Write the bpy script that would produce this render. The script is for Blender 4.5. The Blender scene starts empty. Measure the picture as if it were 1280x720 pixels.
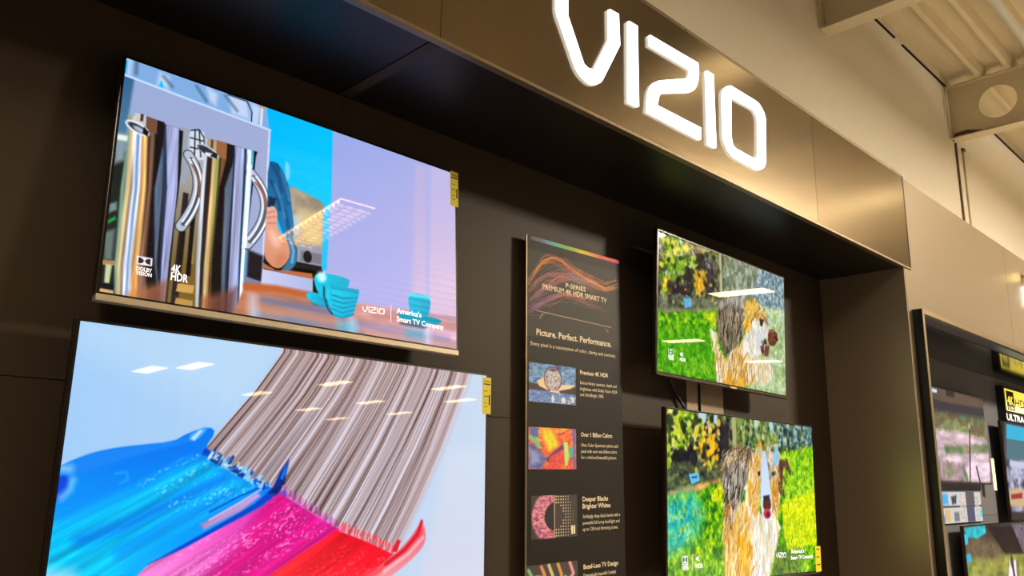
import bpy, bmesh, math, random
import numpy as np
from mathutils import Vector, Matrix

# ------------------------------------------------------------------ camera
SC = bpy.context.scene
COL = SC.collection
CAM_ROWS = [[0.715698, -0.698157, 0.018803], [-0.170229, -0.14827, 0.974186], [0.677347, 0.700423, 0.224963]]          # right, up, forward in world axes
cam_data = bpy.data.cameras.new('camera')
cam = bpy.data.objects.new('camera', cam_data)
COL.objects.link(cam)
r_, u_, f_ = [Vector(v) for v in CAM_ROWS]
cam.matrix_world = Matrix((( r_.x, u_.x, -f_.x, 0.0), (r_.y, u_.y, -f_.y, -2.73), (r_.z, u_.z, -f_.z, 1.6), (0, 0, 0, 1)))
cam_data.sensor_width = 36.0
cam_data.lens = 1010.0 * 36.0 / 1280.0
cam_data.clip_start = 0.05
SC.camera = cam

# ------------------------------------------------------------------ world, exposure
SC.view_settings.view_transform = 'Standard'
SC.view_settings.look = 'None'
SC.view_settings.exposure = 0.0
SC.view_settings.gamma = 1.0
SC.view_settings.use_curve_mapping = False
WORLD_COLOR = (1.0, 0.89, 0.75)
WORLD_STRENGTH = 0.13
w = bpy.data.worlds.new('store_air')
w.use_nodes = True
w.node_tree.nodes['Background'].inputs[0].default_value = (*WORLD_COLOR, 1)
w.node_tree.nodes['Background'].inputs[1].default_value = WORLD_STRENGTH
SC.world = w
SC.cycles.max_bounces = 6
SC.cycles.diffuse_bounces = 3
SC.cycles.glossy_bounces = 3

# ------------------------------------------------------------------ key lamp of the shop and an added fill lamp (x, y, area-light watts); their fixtures are built further down
LAMP_Z = 5.35
LAMP_COLOR = (1.0, 0.87, 0.68)
KEY_FILL_LAMPS = [(10.8, -6.2, 2300.0), (-1.5, -4.0, 120.0)]  # the second is an added fill that brightens the left niche wall
UPLIGHT = 1100.0      # added upward lights that brighten the deck and upper wall
for x, y, p in KEY_FILL_LAMPS:
    ld = bpy.data.lights.new('lamp_light', 'AREA')
    ld.shape = 'RECTANGLE'; ld.size = 0.45; ld.size_y = 1.4
    ld.energy = p; ld.color = LAMP_COLOR
    lo = bpy.data.objects.new('lamp_light', ld)
    lo.location = (x, y, LAMP_Z - 0.03)
    COL.objects.link(lo)
    ud = bpy.data.lights.new('added_uplight', 'AREA')
    ud.shape = 'RECTANGLE'; ud.size = 0.45; ud.size_y = 1.4
    ud.energy = UPLIGHT * min(1.0, p / 1000.0); ud.color = LAMP_COLOR
    uo = bpy.data.objects.new('added_uplight', ud)
    uo.location = (x, y, LAMP_Z + 0.09); uo.rotation_euler = (math.pi, 0, 0)
    COL.objects.link(uo)

# ------------------------------------------------------------------ baked layout numbers
POSES = {'TV1': [1.4784, 2.5149, 1.4237, -0.0684, 0.0032, 0.0031, -0.11], 'TV2': [1.5715, 1.5515, 1.6814, -0.0192, 0.0214, 0.0001, -0.11], 'TV3': [4.2727, 2.5387, 1.3955, 0.0314, -0.009, 0.0161, -0.19], 'TV4': [4.4341, 1.4983, 1.6129, 0.0137, -0.0157, 0.0096, -0.19], 'TV5': [8.585, 2.03, 1.52, 0.0, 0.0, 0.0, -0.1], 'TV6': [9.36, 0.62, 2.1, 0.0, 0.0, 0.0, -0.12], 'TV7': [10.72, 1.745, 1.8, 0.0, 0.0, 0.0, -0.12]}
MARKS = {'tv1': [(0.2342, -0.3136), (0.3394, -0.3099)], 'tv1d': [(0.3703, -0.2657), (0.3708, -0.3361)], 'tv4': [(0.2823, -0.353), (0.4021, -0.3581)], 'tv4tag': [(0.7752, -0.3001), (0.8453, -0.3075), (0.8348, -0.4601), (0.7623, -0.4611)], 'tv1tag': [(0.6805, 0.4073), (0.7277, 0.4075), (0.7225, 0.2419), (0.6816, 0.2407)], 'tv2tag': [(0.8155, 0.4664), (0.8695, 0.4645), (0.8598, 0.3048), (0.8138, 0.3053)], 'tv5tag': [(0.8088, -0.1768), (0.885, -0.1828), (0.7834, -0.4943), (0.6834, -0.4866)]}
SIGN = {'tl': (10.2078, 2.6696), 'bl': (10.1093, 2.267), 'ytl': (10.2153, 2.6436), 'ybl': (10.19, 2.3985), 'btl': (10.276, 2.6175), 'bbr': (10.5578, 2.4143), 'h0': (10.6348, 2.4876), 'h1': (10.676, 2.5867), 'u0': (10.1866, 2.2933), 'u1': (10.2084, 2.3708), 'tr': (10.9898, 2.682)}
LOGO = [('V', [(2.2467, 3.6136), (2.3127, 3.6216), (2.3132, 3.5164), (2.4173, 3.3303), (2.4437, 3.3216), (2.4747, 3.3272), (2.4921, 3.3366), (2.5968, 3.5236), (2.5959, 3.6751), (2.6618, 3.6793), (2.669, 3.5226), (2.5426, 3.3021), (2.5271, 3.2829), (2.5062, 3.2682), (2.4701, 3.257), (2.4435, 3.2592), (2.4172, 3.2673), (2.3911, 3.2806), (2.3693, 3.3021), (2.2542, 3.4977), (2.2475, 3.523)], []), ('I', [(2.7388, 3.6773), (2.8045, 3.6795), (2.8038, 3.2661), (2.7326, 3.2638)], []), ('Z', [(2.9041, 3.6747), (3.3172, 3.689), (3.3211, 3.6309), (3.3101, 3.5818), (3.2896, 3.543), (3.2664, 3.5167), (3.2388, 3.4979), (3.0001, 3.4077), (2.9767, 3.3921), (2.9643, 3.373), (2.949, 3.3238), (3.3243, 3.3313), (3.3166, 3.2645), (2.8738, 3.2654), (2.8824, 3.3383), (2.8911, 3.3755), (2.9067, 3.4067), (2.9332, 3.4365), (2.9675, 3.459), (3.2045, 3.5598), (3.2228, 3.5703), (3.2364, 3.5843), (3.2453, 3.6041), (3.2509, 3.6277), (2.9055, 3.6214)], []), ('I', [(3.3987, 3.678), (3.4615, 3.6786), (3.4598, 3.2645), (3.3922, 3.2647)], []), ('O', [(3.5532, 3.603), (3.5612, 3.6245), (3.578, 3.646), (3.6045, 3.6671), (3.6339, 3.6794), (3.8913, 3.6837), (3.9327, 3.6796), (3.9599, 3.665), (3.9873, 3.6409), (4.002, 3.6079), (3.9775, 3.3435), (3.9667, 3.3164), (3.9466, 3.2939), (3.9175, 3.2761), (3.8861, 3.2671), (3.6536, 3.2694), (3.6142, 3.2794), (3.5823, 3.2982), (3.5592, 3.3257), (3.5452, 3.3584)], [(3.6307, 3.5873), (3.6386, 3.6047), (3.6543, 3.6169), (3.851, 3.6271), (3.8858, 3.6256), (3.9077, 3.6146), (3.9216, 3.594), (3.9263, 3.5693), (3.9063, 3.3662), (3.8955, 3.3454), (3.8759, 3.3315), (3.8343, 3.32), (3.6578, 3.3213), (3.6366, 3.328), (3.624, 3.3415), (3.6143, 3.3804)])]
BOARD_PRINT = {'pics': [[(-0.3454, 0.3761), (-0.0091, 0.3709), (-0.0131, 0.1834), (-0.3474, 0.1898)], [(-0.3465, 0.0726), (-0.0113, 0.0656), (-0.0142, -0.1292), (-0.3473, -0.1192)], [(-0.3275, -0.2378), (-0.0072, -0.2515), (-0.0132, -0.4474), (-0.3295, -0.4302)], [(-0.3601, -0.5372), (-0.0092, -0.5632), (-0.0095, -0.7652), (-0.3602, -0.727)]], 'line': [[(-0.2937, 0.6281), (0.281, 0.6144)], [(-0.2475, 0.6193), (-0.2724, 0.591)], [(0.2317, 0.602), (0.2553, 0.5855)]], 'art': [(-0.3529, 0.899), (0.3495, 1.0314), (0.3387, 0.7071), (-0.3518, 0.613)], 'wave': [[(-0.3524, 0.7628), (-0.3079, 0.8184), (-0.2511, 0.8812), (-0.181, 0.9147), (-0.1094, 0.9112), (-0.0363, 0.8821), (0.0637, 0.8566), (0.1604, 0.838), (0.2332, 0.8235), (0.3017, 0.8432), (0.3511, 0.8689)], [(-0.3522, 0.7153), (-0.2966, 0.772), (-0.2165, 0.8259), (-0.1339, 0.8483), (-0.049, 0.8545), (0.0506, 0.8373), (0.1403, 0.8175), (0.2397, 0.8157), (0.3505, 0.8509)], [(-0.352, 0.6679), (-0.2853, 0.7176), (-0.2051, 0.7706), (-0.1222, 0.8171), (-0.0246, 0.8376), (0.0631, 0.8223), (0.1531, 0.8065)], [(-0.3518, 0.6287), (-0.274, 0.6634), (-0.1821, 0.709), (-0.0989, 0.738), (-0.0012, 0.736), (0.1252, 0.7206), (0.2302, 0.714)]], 'stripe': [(-0.3309, 1.0071), (0.3587, 0.9921)]}
PICTURES = {
  'TV1': [
    ('P',(150,165,225),[(8.588,-0.445),(17.163,-0.457),(16.986,9.422),(8.64,10.048)],{'g':((9.04,0.579),(15.491,7.665),(196,180,226)),'soft':0.05}),
    ('P',(170,172,232),[(10.007,4.51),(13.553,4.478),(13.394,7.982),(10.119,7.946)],{'soft':1.2,'a':0.6}),
    ('P',(200,178,214),[(13.474,0.208),(14.163,0.212),(14.184,7.71),(13.346,7.688)],{'soft':0.35,'g':((13.533,1.65),(13.575,7.576),(226,190,212)),'a':0.55}),
    ('P',(196,184,224),[(14.413,-0.076),(16.879,0.071),(16.729,9.452),(14.327,8.222)],{'soft':0.25,'g':((14.515,1.381),(14.517,7.812),(226,190,212)),'a':0.7}),
    ('L',(165,180,232),[(14.263,-0.031),(14.232,7.855)],{'soft':0.1,'a':0.8,'w':0.12}),
    ('P',(0,180,246),[(5.356,-0.428),(8.847,-0.141),(8.912,3.551),(8.516,3.617),(7.861,5.369),(5.889,5.816)],{'soft':0.05,'g':((5.565,0.607),(8.743,3.335),(0,196,255))}),
    ('P',(124,168,220),[(-0.574,-0.512),(5.569,-0.508),(5.846,1.062),(-0.16,0.781)],{'soft':0.05}),
    ('P',(205,215,240),[(-0.013,-0.012),(0.186,-0.027),(0.195,0.64),(-0.028,0.696)],{'soft':0.2,'a':0.8}),
    ('P',(205,215,240),[(1.232,0.092),(1.603,0.151),(1.591,0.706),(1.164,0.665)],{'soft':0.2,'a':0.8}),
    ('P',(205,215,240),[(3.049,0.009),(3.524,0.185),(3.497,0.693),(3.225,0.581)],{'soft':0.2,'a':0.8}),
    ('P',(205,215,240),[(3.95,0.025),(4.739,-0.051),(4.938,0.826),(4.176,0.805)],{'soft':0.2,'a':0.8}),
    ('P',(205,215,240),[(4.955,0.016),(5.388,0.08),(5.307,1.062),(5.016,0.944)],{'soft':0.2,'a':0.8}),
    ('L',(60,90,110),[(0.366,0.034),(0.383,0.499)],{'soft':0.15,'a':0.7,'w':0.12}),
    ('L',(60,90,110),[(1.396,0.233),(1.727,0.517)],{'soft':0.15,'a':0.7,'w':0.12}),
    ('L',(60,90,110),[(2.671,0.154),(3.098,0.627)],{'soft':0.15,'a':0.7,'w':0.12}),
    ('L',(60,90,110),[(3.856,0.132),(4.367,0.594)],{'soft':0.15,'a':0.7,'w':0.12}),
    ('P',(0,190,250),[(1.321,0.4),(1.438,0.696),(1.228,0.708)],{'soft':0.05}),
    ('L',(30,50,80),[(3.95,0.025),(4.781,0.044),(5.018,0.433),(5.026,1.085)],{'soft':0.03,'w':0.06}),
    ('L',(235,225,225),[(5.458,0.054),(5.442,0.943)],{'soft':0.04,'w':0.09}),
    ('L',(190,150,130),[(5.313,0.033),(5.605,0.076)],{'soft':0.05,'w':0.1}),
    ('P',(0,170,240),[(-0.113,0.13),(0.055,0.095),(0.051,0.631),(-0.113,0.696)],{'soft':0.1}),
    ('P',(150,166,208),[(-0.17,0.686),(5.838,0.918),(5.876,7.82),(-0.08,9.235)],{'soft':0.03,'g':((0.72,0.971),(5.889,5.816),(160,168,206))}),
    ('P',(52,96,140),[(-0.278,0.729),(0.346,0.714),(0.289,2.444),(0.366,4.326),(-0.32,4.531)],{'soft':0.12,'g':((0.116,0.705),(0.175,4.072),(80,130,160))}),
    ('L',(190,215,248),[(-0.113,0.696),(5.878,0.978)],{'soft':0.03,'w':0.09}),
    ('L',(200,210,238),[(5.842,0.99),(5.906,7.749)],{'soft':0.03,'w':0.09}),
    ('P',(28,34,30),[(-0.122,3.851),(0.359,3.7),(0.724,9.469),(-0.241,9.625)],{'soft':0.2}),
    ('P',(130,150,160),[(-0.041,3.038),(0.291,3.022),(0.335,4.022),(-0.022,4.287)],{'soft':0.2}),
    ('L',(225,235,225),[(0.004,3.213),(0.306,3.177)],{'soft':0.1,'w':0.22}),
    ('P',(112,140,128),[(0.001,5.81),(0.228,5.659),(0.258,5.955),(0.009,6.138)],{'soft':0.1}),
    ('P',(30,160,60),[(-0.013,6.442),(0.23,6.203),(0.268,6.314),(0.048,6.517)],{'soft':0.08}),
    ('P',(100,116,112),[(-0.073,6.872),(0.278,6.67),(0.29,7.818),(0.032,7.872)],{'soft':0.15}),
    ('P',(170,130,80),[(-0.224,7.896),(0.449,7.815),(0.466,7.986),(-0.206,8.065)],{'soft':0.05}),
    ('P',(196,204,160),[(0.099,8.003),(0.307,7.989),(0.281,8.745),(0.125,8.745)],{'soft':0.06}),
    ('P',(20,14,28),[(-0.039,8.661),(0.536,8.669),(0.534,8.9),(-0.015,8.884)],{'soft':0.05}),
    ('P',(214,170,110),[(0.01,8.88),(0.534,8.9),(0.545,9.013),(-0.001,9.023)],{'soft':0.05}),
    ('P',(40,32,34),[(0.38,2.218),(0.433,3.039),(0.335,5.11),(0.408,7.94),(0.485,9.706),(2.259,9.427),(2.321,7.551),(2.444,4.524),(2.445,2.373),(2.518,2.126)],{'soft':0.03,'n':(0.32,0.22,5,7)}),
    ('P',(116,150,130),[(0.267,2.223),(0.351,3.066),(0.308,5.118),(0.382,7.945),(0.563,9.694),(0.744,9.665),(0.565,7.908),(0.549,5.051),(0.57,2.994),(0.55,2.211)],{'soft':0.08,'n':(0.32,0.22,5,3)}),
    ('P',(214,186,130),[(0.352,2.219),(0.406,3.048),(0.469,5.073),(0.46,7.929),(0.64,9.681),(0.744,9.665),(0.618,7.897),(0.63,5.028),(0.57,2.994),(0.522,2.212)],{'soft':0.1,'n':(0.32,0.22,5,6)}),
    ('P',(226,222,236),[(0.437,2.215),(0.515,3.012),(0.658,5.021),(0.644,7.892),(0.796,9.657),(0.953,9.632),(0.829,7.854),(0.794,4.983),(0.68,2.957),(0.665,2.206)],{'soft':0.1,'n':(0.32,0.22,5,9)}),
    ('P',(110,160,214),[(0.607,2.208),(0.68,2.957),(0.794,4.983),(0.776,7.865),(0.901,9.64),(1.085,9.612),(0.936,7.832),(0.93,4.945),(0.791,2.92),(0.751,2.202)],{'soft':0.08,'n':(0.32,0.22,5,15)}),
    ('P',(232,240,250),[(0.693,2.204),(0.764,2.93),(0.876,4.96),(0.856,7.849),(0.98,9.628),(1.138,9.603),(0.99,7.822),(0.986,4.93),(0.847,2.902),(0.808,2.199)],{'soft':0.06,'n':(0.32,0.22,5,18)}),
    ('P',(212,150,92),[(0.78,2.201),(0.819,2.911),(0.958,4.937),(0.936,7.832),(1.138,9.603),(1.272,9.582),(1.205,7.778),(1.179,4.876),(1.043,2.837),(1.011,2.191)],{'soft':0.08,'n':(0.32,0.22,5,21)}),
    ('P',(232,200,120),[(0.866,2.197),(0.903,2.883),(1.068,4.907),(1.043,7.811),(1.245,9.587),(1.325,9.574),(1.124,7.794),(1.124,4.891),(0.987,2.856),(0.953,2.193)],{'soft':0.06,'n':(0.32,0.22,5,24)}),
    ('P',(104,66,46),[(1.04,2.19),(1.1,2.818),(1.235,4.86),(1.233,7.772),(1.325,9.574),(1.65,9.523),(1.451,7.728),(1.403,4.814),(1.27,2.762),(1.216,2.182)],{'soft':0.08,'n':(0.32,0.22,5,30)}),
    ('P',(150,110,90),[(1.128,2.186),(1.185,2.79),(1.263,4.853),(1.205,7.778),(1.218,9.591),(1.704,9.514),(1.314,7.756),(1.319,4.837),(1.242,2.771),(1.216,2.182)],{'soft':0.1,'n':(0.32,0.22,5,33)}),
    ('P',(18,12,16),[(1.275,2.179),(1.327,2.743),(1.375,4.821),(1.424,7.733),(1.704,9.514),(1.979,9.471),(1.895,7.637),(1.773,4.711),(1.615,2.647),(1.572,2.167)],{'soft':0.06,'n':(0.32,0.22,5,38)}),
    ('P',(92,112,140),[(1.602,2.166),(1.644,2.638),(1.46,4.798),(1.728,7.671),(2.091,9.454),(2.091,9.454),(1.811,7.654),(1.744,4.719),(1.644,2.638),(1.602,2.166)],{'soft':0.08,'n':(0.32,0.22,5,9)}),
    ('P',(30,50,86),[(1.542,2.168),(1.586,2.657),(1.773,4.711),(1.924,7.632),(1.979,9.471),(2.091,9.454),(2.008,7.614),(1.888,4.679),(1.702,2.619),(1.661,2.163)],{'soft':0.08,'n':(0.32,0.22,5,7)}),
    ('P',(158,164,206),[(1.661,2.163),(1.702,2.619),(1.917,4.671),(1.98,7.62),(2.063,9.458),(2.202,9.436),(2.264,7.562),(2.296,4.566),(2.204,2.452),(2.177,2.141)],{'soft':0.05,'n':(0.32,0.22,5,11)}),
    ('P',(10,8,12),[(2.177,2.141),(2.204,2.452),(2.296,4.566),(2.235,7.568),(2.259,9.427),(2.428,9.401),(2.379,7.539),(2.444,4.524),(2.354,2.403),(2.362,2.133)],{'soft':0.04,'n':(0.32,0.22,5,28)}),
    ('P',(150,154,164),[(2.3,2.136),(2.324,2.413),(2.414,4.533),(2.35,7.545),(2.371,9.41),(2.485,9.392),(2.465,7.521),(2.503,4.508),(2.415,2.383),(2.424,2.13)],{'soft':0.04,'n':(0.32,0.22,5,32)}),
    ('P',(184,116,76),[(0.932,8.887),(2.26,8.172),(2.259,9.427),(0.744,9.665)],{'soft':0.3,'a':0.85,'g':((1.077,8.978),(2.225,9.374),(120,70,56))}),
    ('P',(226,150,70),[(0.979,8.266),(1.153,8.085),(1.272,9.582),(1.112,9.607)],{'soft':0.15,'a':0.8}),
    ('P',(190,196,206),[(0.508,2.074),(0.909,2.031),(0.935,2.612),(0.527,2.556)],{'soft':0.03}),
    ('P',(214,190,160),[(0.622,2.067),(0.737,2.059),(0.755,2.543),(0.641,2.55)],{'soft':0.03}),
    ('P',(60,50,56),[(0.706,2.037),(0.821,2.029),(0.82,2.325),(0.706,2.332)],{'soft':0.03}),
    ('P',(112,76,56),[(0.912,2.063),(1.325,2.083),(1.35,2.67),(0.929,2.549)],{'soft':0.03}),
    ('P',(24,16,20),[(1.325,2.083),(1.595,2.09),(1.63,3.136),(1.35,2.67)],{'soft':0.03}),
    ('E',(226,232,240),[(0.65,2.644)],{'soft':0.04,'rot':0.28,'r':(0.46,0.22)}),
    ('E',(40,44,56),[(0.665,2.649)],{'soft':0.04,'rot':0.28,'r':(0.38,0.14)}),
    ('E',(170,180,206),[(0.741,2.694)],{'soft':0.05,'rot':0.3,'r':(0.26,0.09)}),
    ('P',(20,14,18),[(0.867,2.505),(1.057,2.669),(1.018,2.878),(0.835,2.776)],{'soft':0.03}),
    ('P',(176,182,206),[(2.31,2.249),(3.355,2.243),(3.59,9.158),(2.304,9.302)],{'soft':0.04,'g':((2.658,2.302),(3.022,7.408),(120,100,50))}),
    ('P',(206,216,226),[(2.575,2.058),(3.108,1.981),(3.295,3.116),(2.618,3.323)],{'soft':0.06}),
    ('L',(40,44,60),[(2.608,2.081),(2.913,1.944),(3.127,2.215),(3.25,2.96)],{'soft':0.03,'w':0.06}),
    ('L',(40,44,60),[(2.758,1.996),(2.826,3.192)],{'soft':0.03,'w':0.06}),
    ('L',(40,44,60),[(2.916,1.977),(3.066,3.051)],{'soft':0.03,'w':0.06}),
    ('L',(40,44,60),[(2.602,2.388),(3.171,2.372)],{'soft':0.03,'w':0.06}),
    ('L',(40,44,60),[(2.635,2.782),(3.232,2.728)],{'soft':0.03,'w':0.06}),
    ('P',(150,160,170),[(2.17,2.06),(2.511,2.046),(2.579,4.324),(2.282,4.407)],{'soft':0.05}),
    ('P',(12,10,14),[(2.152,2.201),(2.307,2.216),(2.36,3.896),(2.335,5.358)],{'soft':0.04}),
    ('P',(40,30,34),[(2.517,4.667),(2.732,4.673),(2.708,9.297),(2.418,9.284)],{'soft':0.05}),
    ('P',(240,220,120),[(2.866,5.544),(3.042,5.435),(3.081,7.396),(2.903,7.432)],{'soft':0.1}),
    ('P',(120,92,40),[(2.756,7.462),(3.382,7.335),(3.398,9.036),(2.688,9.061)],{'soft':0.06}),
    ('P',(24,18,14),[(2.55,6.099),(2.74,6.213),(2.727,7.468),(2.552,7.504)],{'soft':0.05}),
    ('P',(206,160,84),[(2.615,8.227),(3.239,8.204),(3.205,8.518),(2.583,8.536)],{'soft':0.04}),
    ('P',(186,146,76),[(2.604,8.774),(3.227,8.789),(3.218,9.034),(2.568,9.021)],{'soft':0.04}),
    ('P',(10,8,12),[(2.862,3.248),(3.059,3.356),(3.06,7.867),(2.883,7.901)],{'soft':0.06}),
    ('L',(26,26,34),[(2.602,3.128),(2.729,3.29),(2.837,3.46),(2.924,3.638),(2.991,3.824),(3.037,4.017),(3.063,4.218),(3.068,4.425),(3.052,4.639),(3.017,4.859),(2.961,5.085),(2.886,5.316),(2.791,5.552),(2.677,5.793),(2.544,6.037)],{'soft':0.04,'w':0.44}),
    ('L',(176,186,206),[(2.602,3.128),(2.729,3.29),(2.837,3.46),(2.924,3.638),(2.991,3.824),(3.037,4.017),(3.063,4.218),(3.068,4.425),(3.052,4.639),(3.017,4.859),(2.961,5.085),(2.886,5.316),(2.791,5.552),(2.677,5.793),(2.544,6.037)],{'soft':0.04,'w':0.37}),
    ('L',(70,74,90),[(2.706,3.262),(2.808,3.409),(2.893,3.563),(2.962,3.725),(3.014,3.894),(3.049,4.07),(3.067,4.252),(3.069,4.441),(3.054,4.637),(3.023,4.838),(2.975,5.045),(2.911,5.257),(2.831,5.475),(2.735,5.697),(2.625,5.923)],{'soft':0.05,'w':0.16}),
    ('L',(226,232,242),[(2.646,3.281),(2.743,3.428),(2.825,3.582),(2.891,3.741),(2.942,3.906),(2.976,4.078),(2.995,4.254),(2.998,4.436),(2.986,4.623),(2.957,4.815),(2.913,5.011),(2.854,5.212),(2.78,5.417),(2.691,5.625),(2.587,5.837)],{'soft':0.03,'w':0.07}),
    ('L',(250,252,255),[(2.767,3.244),(2.881,3.387),(2.978,3.539),(3.056,3.699),(3.115,3.867),(3.157,4.043),(3.18,4.227),(3.185,4.418),(3.171,4.616),(3.139,4.821),(3.089,5.032),(3.022,5.249),(2.937,5.472),(2.835,5.7),(2.716,5.933)],{'soft':0.03,'w':0.06}),
    ('L',(150,84,50),[(2.756,3.481),(2.808,3.551),(2.857,3.624),(2.902,3.7),(2.943,3.778),(2.981,3.859),(3.014,3.942),(3.043,4.028),(3.068,4.116),(3.09,4.206),(3.107,4.299),(3.12,4.394),(3.13,4.492),(3.135,4.592),(3.136,4.694)],{'soft':0.04,'w':0.07}),
    ('P',(26,20,22),[(3.222,2.202),(3.222,3.003),(3.138,4.332),(3.321,7.347),(3.415,9.246),(5.087,8.984),(5.114,6.983),(5.27,3.739),(5.32,2.353),(5.375,2.115)],{'soft':0.03,'n':(0.32,0.22,5,21)}),
    ('P',(190,196,206),[(3.158,2.205),(3.19,3.012),(3.169,4.323),(3.231,7.366),(3.356,9.255),(3.535,9.227),(3.442,7.323),(3.354,4.271),(3.347,2.964),(3.351,2.197)],{'soft':0.06,'n':(0.32,0.22,5,19)}),
    ('P',(40,30,30),[(3.287,2.2),(3.315,2.974),(3.323,4.28),(3.382,7.335),(3.475,9.237),(3.625,9.213),(3.564,7.298),(3.51,4.228),(3.473,2.925),(3.448,2.193)],{'soft':0.04,'n':(0.32,0.22,5,23)}),
    ('P',(214,150,96),[(3.481,2.192),(3.536,2.905),(3.541,4.22),(3.533,7.304),(3.595,9.218),(3.806,9.185),(3.747,7.261),(3.793,4.149),(3.791,2.826),(3.775,2.18)],{'soft':0.08,'n':(0.32,0.22,5,29)}),
    ('P',(224,214,150),[(3.481,2.192),(3.536,2.905),(3.573,4.211),(3.564,7.298),(3.625,9.213),(3.715,9.199),(3.655,7.279),(3.636,4.193),(3.631,2.876),(3.611,2.187)],{'soft':0.08,'n':(0.32,0.22,5,29)}),
    ('P',(90,160,70),[(3.676,2.184),(3.727,2.846),(3.73,4.167),(3.778,7.254),(3.897,9.17),(3.897,9.17),(3.809,7.248),(3.793,4.149),(3.791,2.826),(3.742,2.181)],{'soft':0.05,'n':(0.32,0.22,5,35)}),
    ('P',(112,72,44),[(3.808,2.179),(3.855,2.807),(3.825,4.141),(3.809,7.248),(3.836,9.18),(3.958,9.161),(3.871,7.236),(3.952,4.105),(4.114,2.726),(4.073,2.168)],{'soft':0.06,'n':(0.32,0.22,5,39)}),
    ('P',(14,10,14),[(4.073,2.168),(4.114,2.726),(3.889,4.123),(3.84,7.242),(3.927,9.166),(4.515,9.073),(4.436,7.121),(4.339,3.998),(4.409,2.635),(4.375,2.156)],{'soft':0.05,'n':(0.32,0.22,5,7)}),
    ('P',(92,108,130),[(4.375,2.156),(4.409,2.635),(4.113,4.061),(4.214,7.166),(4.328,9.103),(4.452,9.083),(4.404,7.127),(4.437,3.971),(4.409,2.635),(4.375,2.156)],{'soft':0.08,'n':(0.32,0.22,5,16)}),
    ('P',(22,36,66),[(4.341,2.157),(4.376,2.645),(4.404,3.98),(4.436,7.121),(4.484,9.078),(4.641,9.054),(4.563,7.095),(4.503,3.952),(4.475,2.615),(4.442,2.153)],{'soft':0.06,'n':(0.32,0.22,5,15)}),
    ('P',(160,166,206),[(4.409,2.154),(4.442,2.625),(4.47,3.962),(4.531,7.101),(4.578,9.064),(4.959,9.004),(4.918,7.023),(4.866,3.851),(4.842,2.501),(4.818,2.138)],{'soft':0.04,'n':(0.32,0.22,5,17)}),
    ('P',(60,110,150),[(4.783,2.139),(4.809,2.511),(4.833,3.861),(4.885,7.029),(4.959,9.004),(5.087,8.984),(5.016,7.003),(4.967,3.824),(4.944,2.469),(4.921,2.134)],{'soft':0.04,'n':(0.32,0.22,5,28)}),
    ('P',(20,40,60),[(4.818,2.138),(4.842,2.501),(4.866,3.851),(4.918,7.023),(4.991,8.999),(5.055,8.989),(4.983,7.009),(4.916,3.837),(4.893,2.485),(4.869,2.136)],{'soft':0.02,'n':(0.32,0.22,5,29)}),
    ('P',(232,240,252),[(4.921,2.134),(4.944,2.469),(4.967,3.824),(4.983,7.009),(5.023,8.994),(5.216,8.963),(5.147,6.976),(5.169,3.767),(5.148,2.406),(5.164,2.124)],{'soft':0.04,'n':(0.32,0.22,5,32)}),
    ('P',(70,190,230),[(5.095,2.127),(5.114,2.417),(5.135,3.777),(5.114,6.983),(5.152,8.974),(5.216,8.963),(5.18,6.969),(5.202,3.758),(5.216,2.385),(5.199,2.122)],{'soft':0.03,'n':(0.32,0.22,5,37)}),
    ('P',(158,92,64),[(3.546,8.612),(4.888,7.998),(4.849,9.272),(3.544,9.348)],{'soft':0.35,'a':0.8,'g':((3.656,8.84),(4.838,9.117),(84,44,44))}),
    ('P',(180,150,120),[(3.286,2.197),(3.609,2.16),(3.611,2.608),(3.289,2.641)],{'soft':0.03}),
    ('P',(70,60,66),[(3.415,2.189),(3.513,2.192),(3.51,2.571),(3.412,2.568)],{'soft':0.03}),
    ('P',(150,96,60),[(3.641,2.15),(4.072,2.149),(4.091,2.872),(3.66,2.833)],{'soft':0.03}),
    ('P',(22,14,18),[(4.072,2.149),(4.342,2.167),(4.344,3.14),(4.091,2.872)],{'soft':0.03}),
    ('E',(190,198,210),[(3.328,2.731)],{'soft':0.04,'rot':0.3,'r':(0.46,0.2)}),
    ('E',(40,44,56),[(3.297,2.741)],{'soft':0.04,'rot':0.3,'r':(0.4,0.15)}),
    ('P',(220,226,236),[(3.237,2.794),(3.494,2.782),(3.41,2.944),(3.214,2.903)],{'soft':0.05}),
    ('P',(30,22,26),[(3.552,2.695),(3.717,2.712),(3.702,2.956),(3.536,2.905)],{'soft':0.03}),
    ('L',(50,54,70),[(5.162,3.142),(5.347,3.304),(5.504,3.476),(5.633,3.656),(5.735,3.846),(5.807,4.044),(5.851,4.251),(5.866,4.465),(5.853,4.687),(5.811,4.915),(5.741,5.15),(5.644,5.39),(5.519,5.636),(5.368,5.886),(5.191,6.14)],{'soft':0.04,'w':0.46}),
    ('L',(186,196,218),[(5.162,3.142),(5.347,3.304),(5.504,3.476),(5.633,3.656),(5.735,3.846),(5.807,4.044),(5.851,4.251),(5.866,4.465),(5.853,4.687),(5.811,4.915),(5.741,5.15),(5.644,5.39),(5.519,5.636),(5.368,5.886),(5.191,6.14)],{'soft':0.04,'w':0.38}),
    ('L',(84,90,110),[(5.273,3.25),(5.43,3.401),(5.563,3.56),(5.672,3.727),(5.758,3.903),(5.818,4.086),(5.855,4.276),(5.867,4.474),(5.854,4.678),(5.818,4.888),(5.758,5.104),(5.673,5.326),(5.566,5.553),(5.436,5.784),(5.284,6.019)],{'soft':0.05,'w':0.16}),
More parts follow.
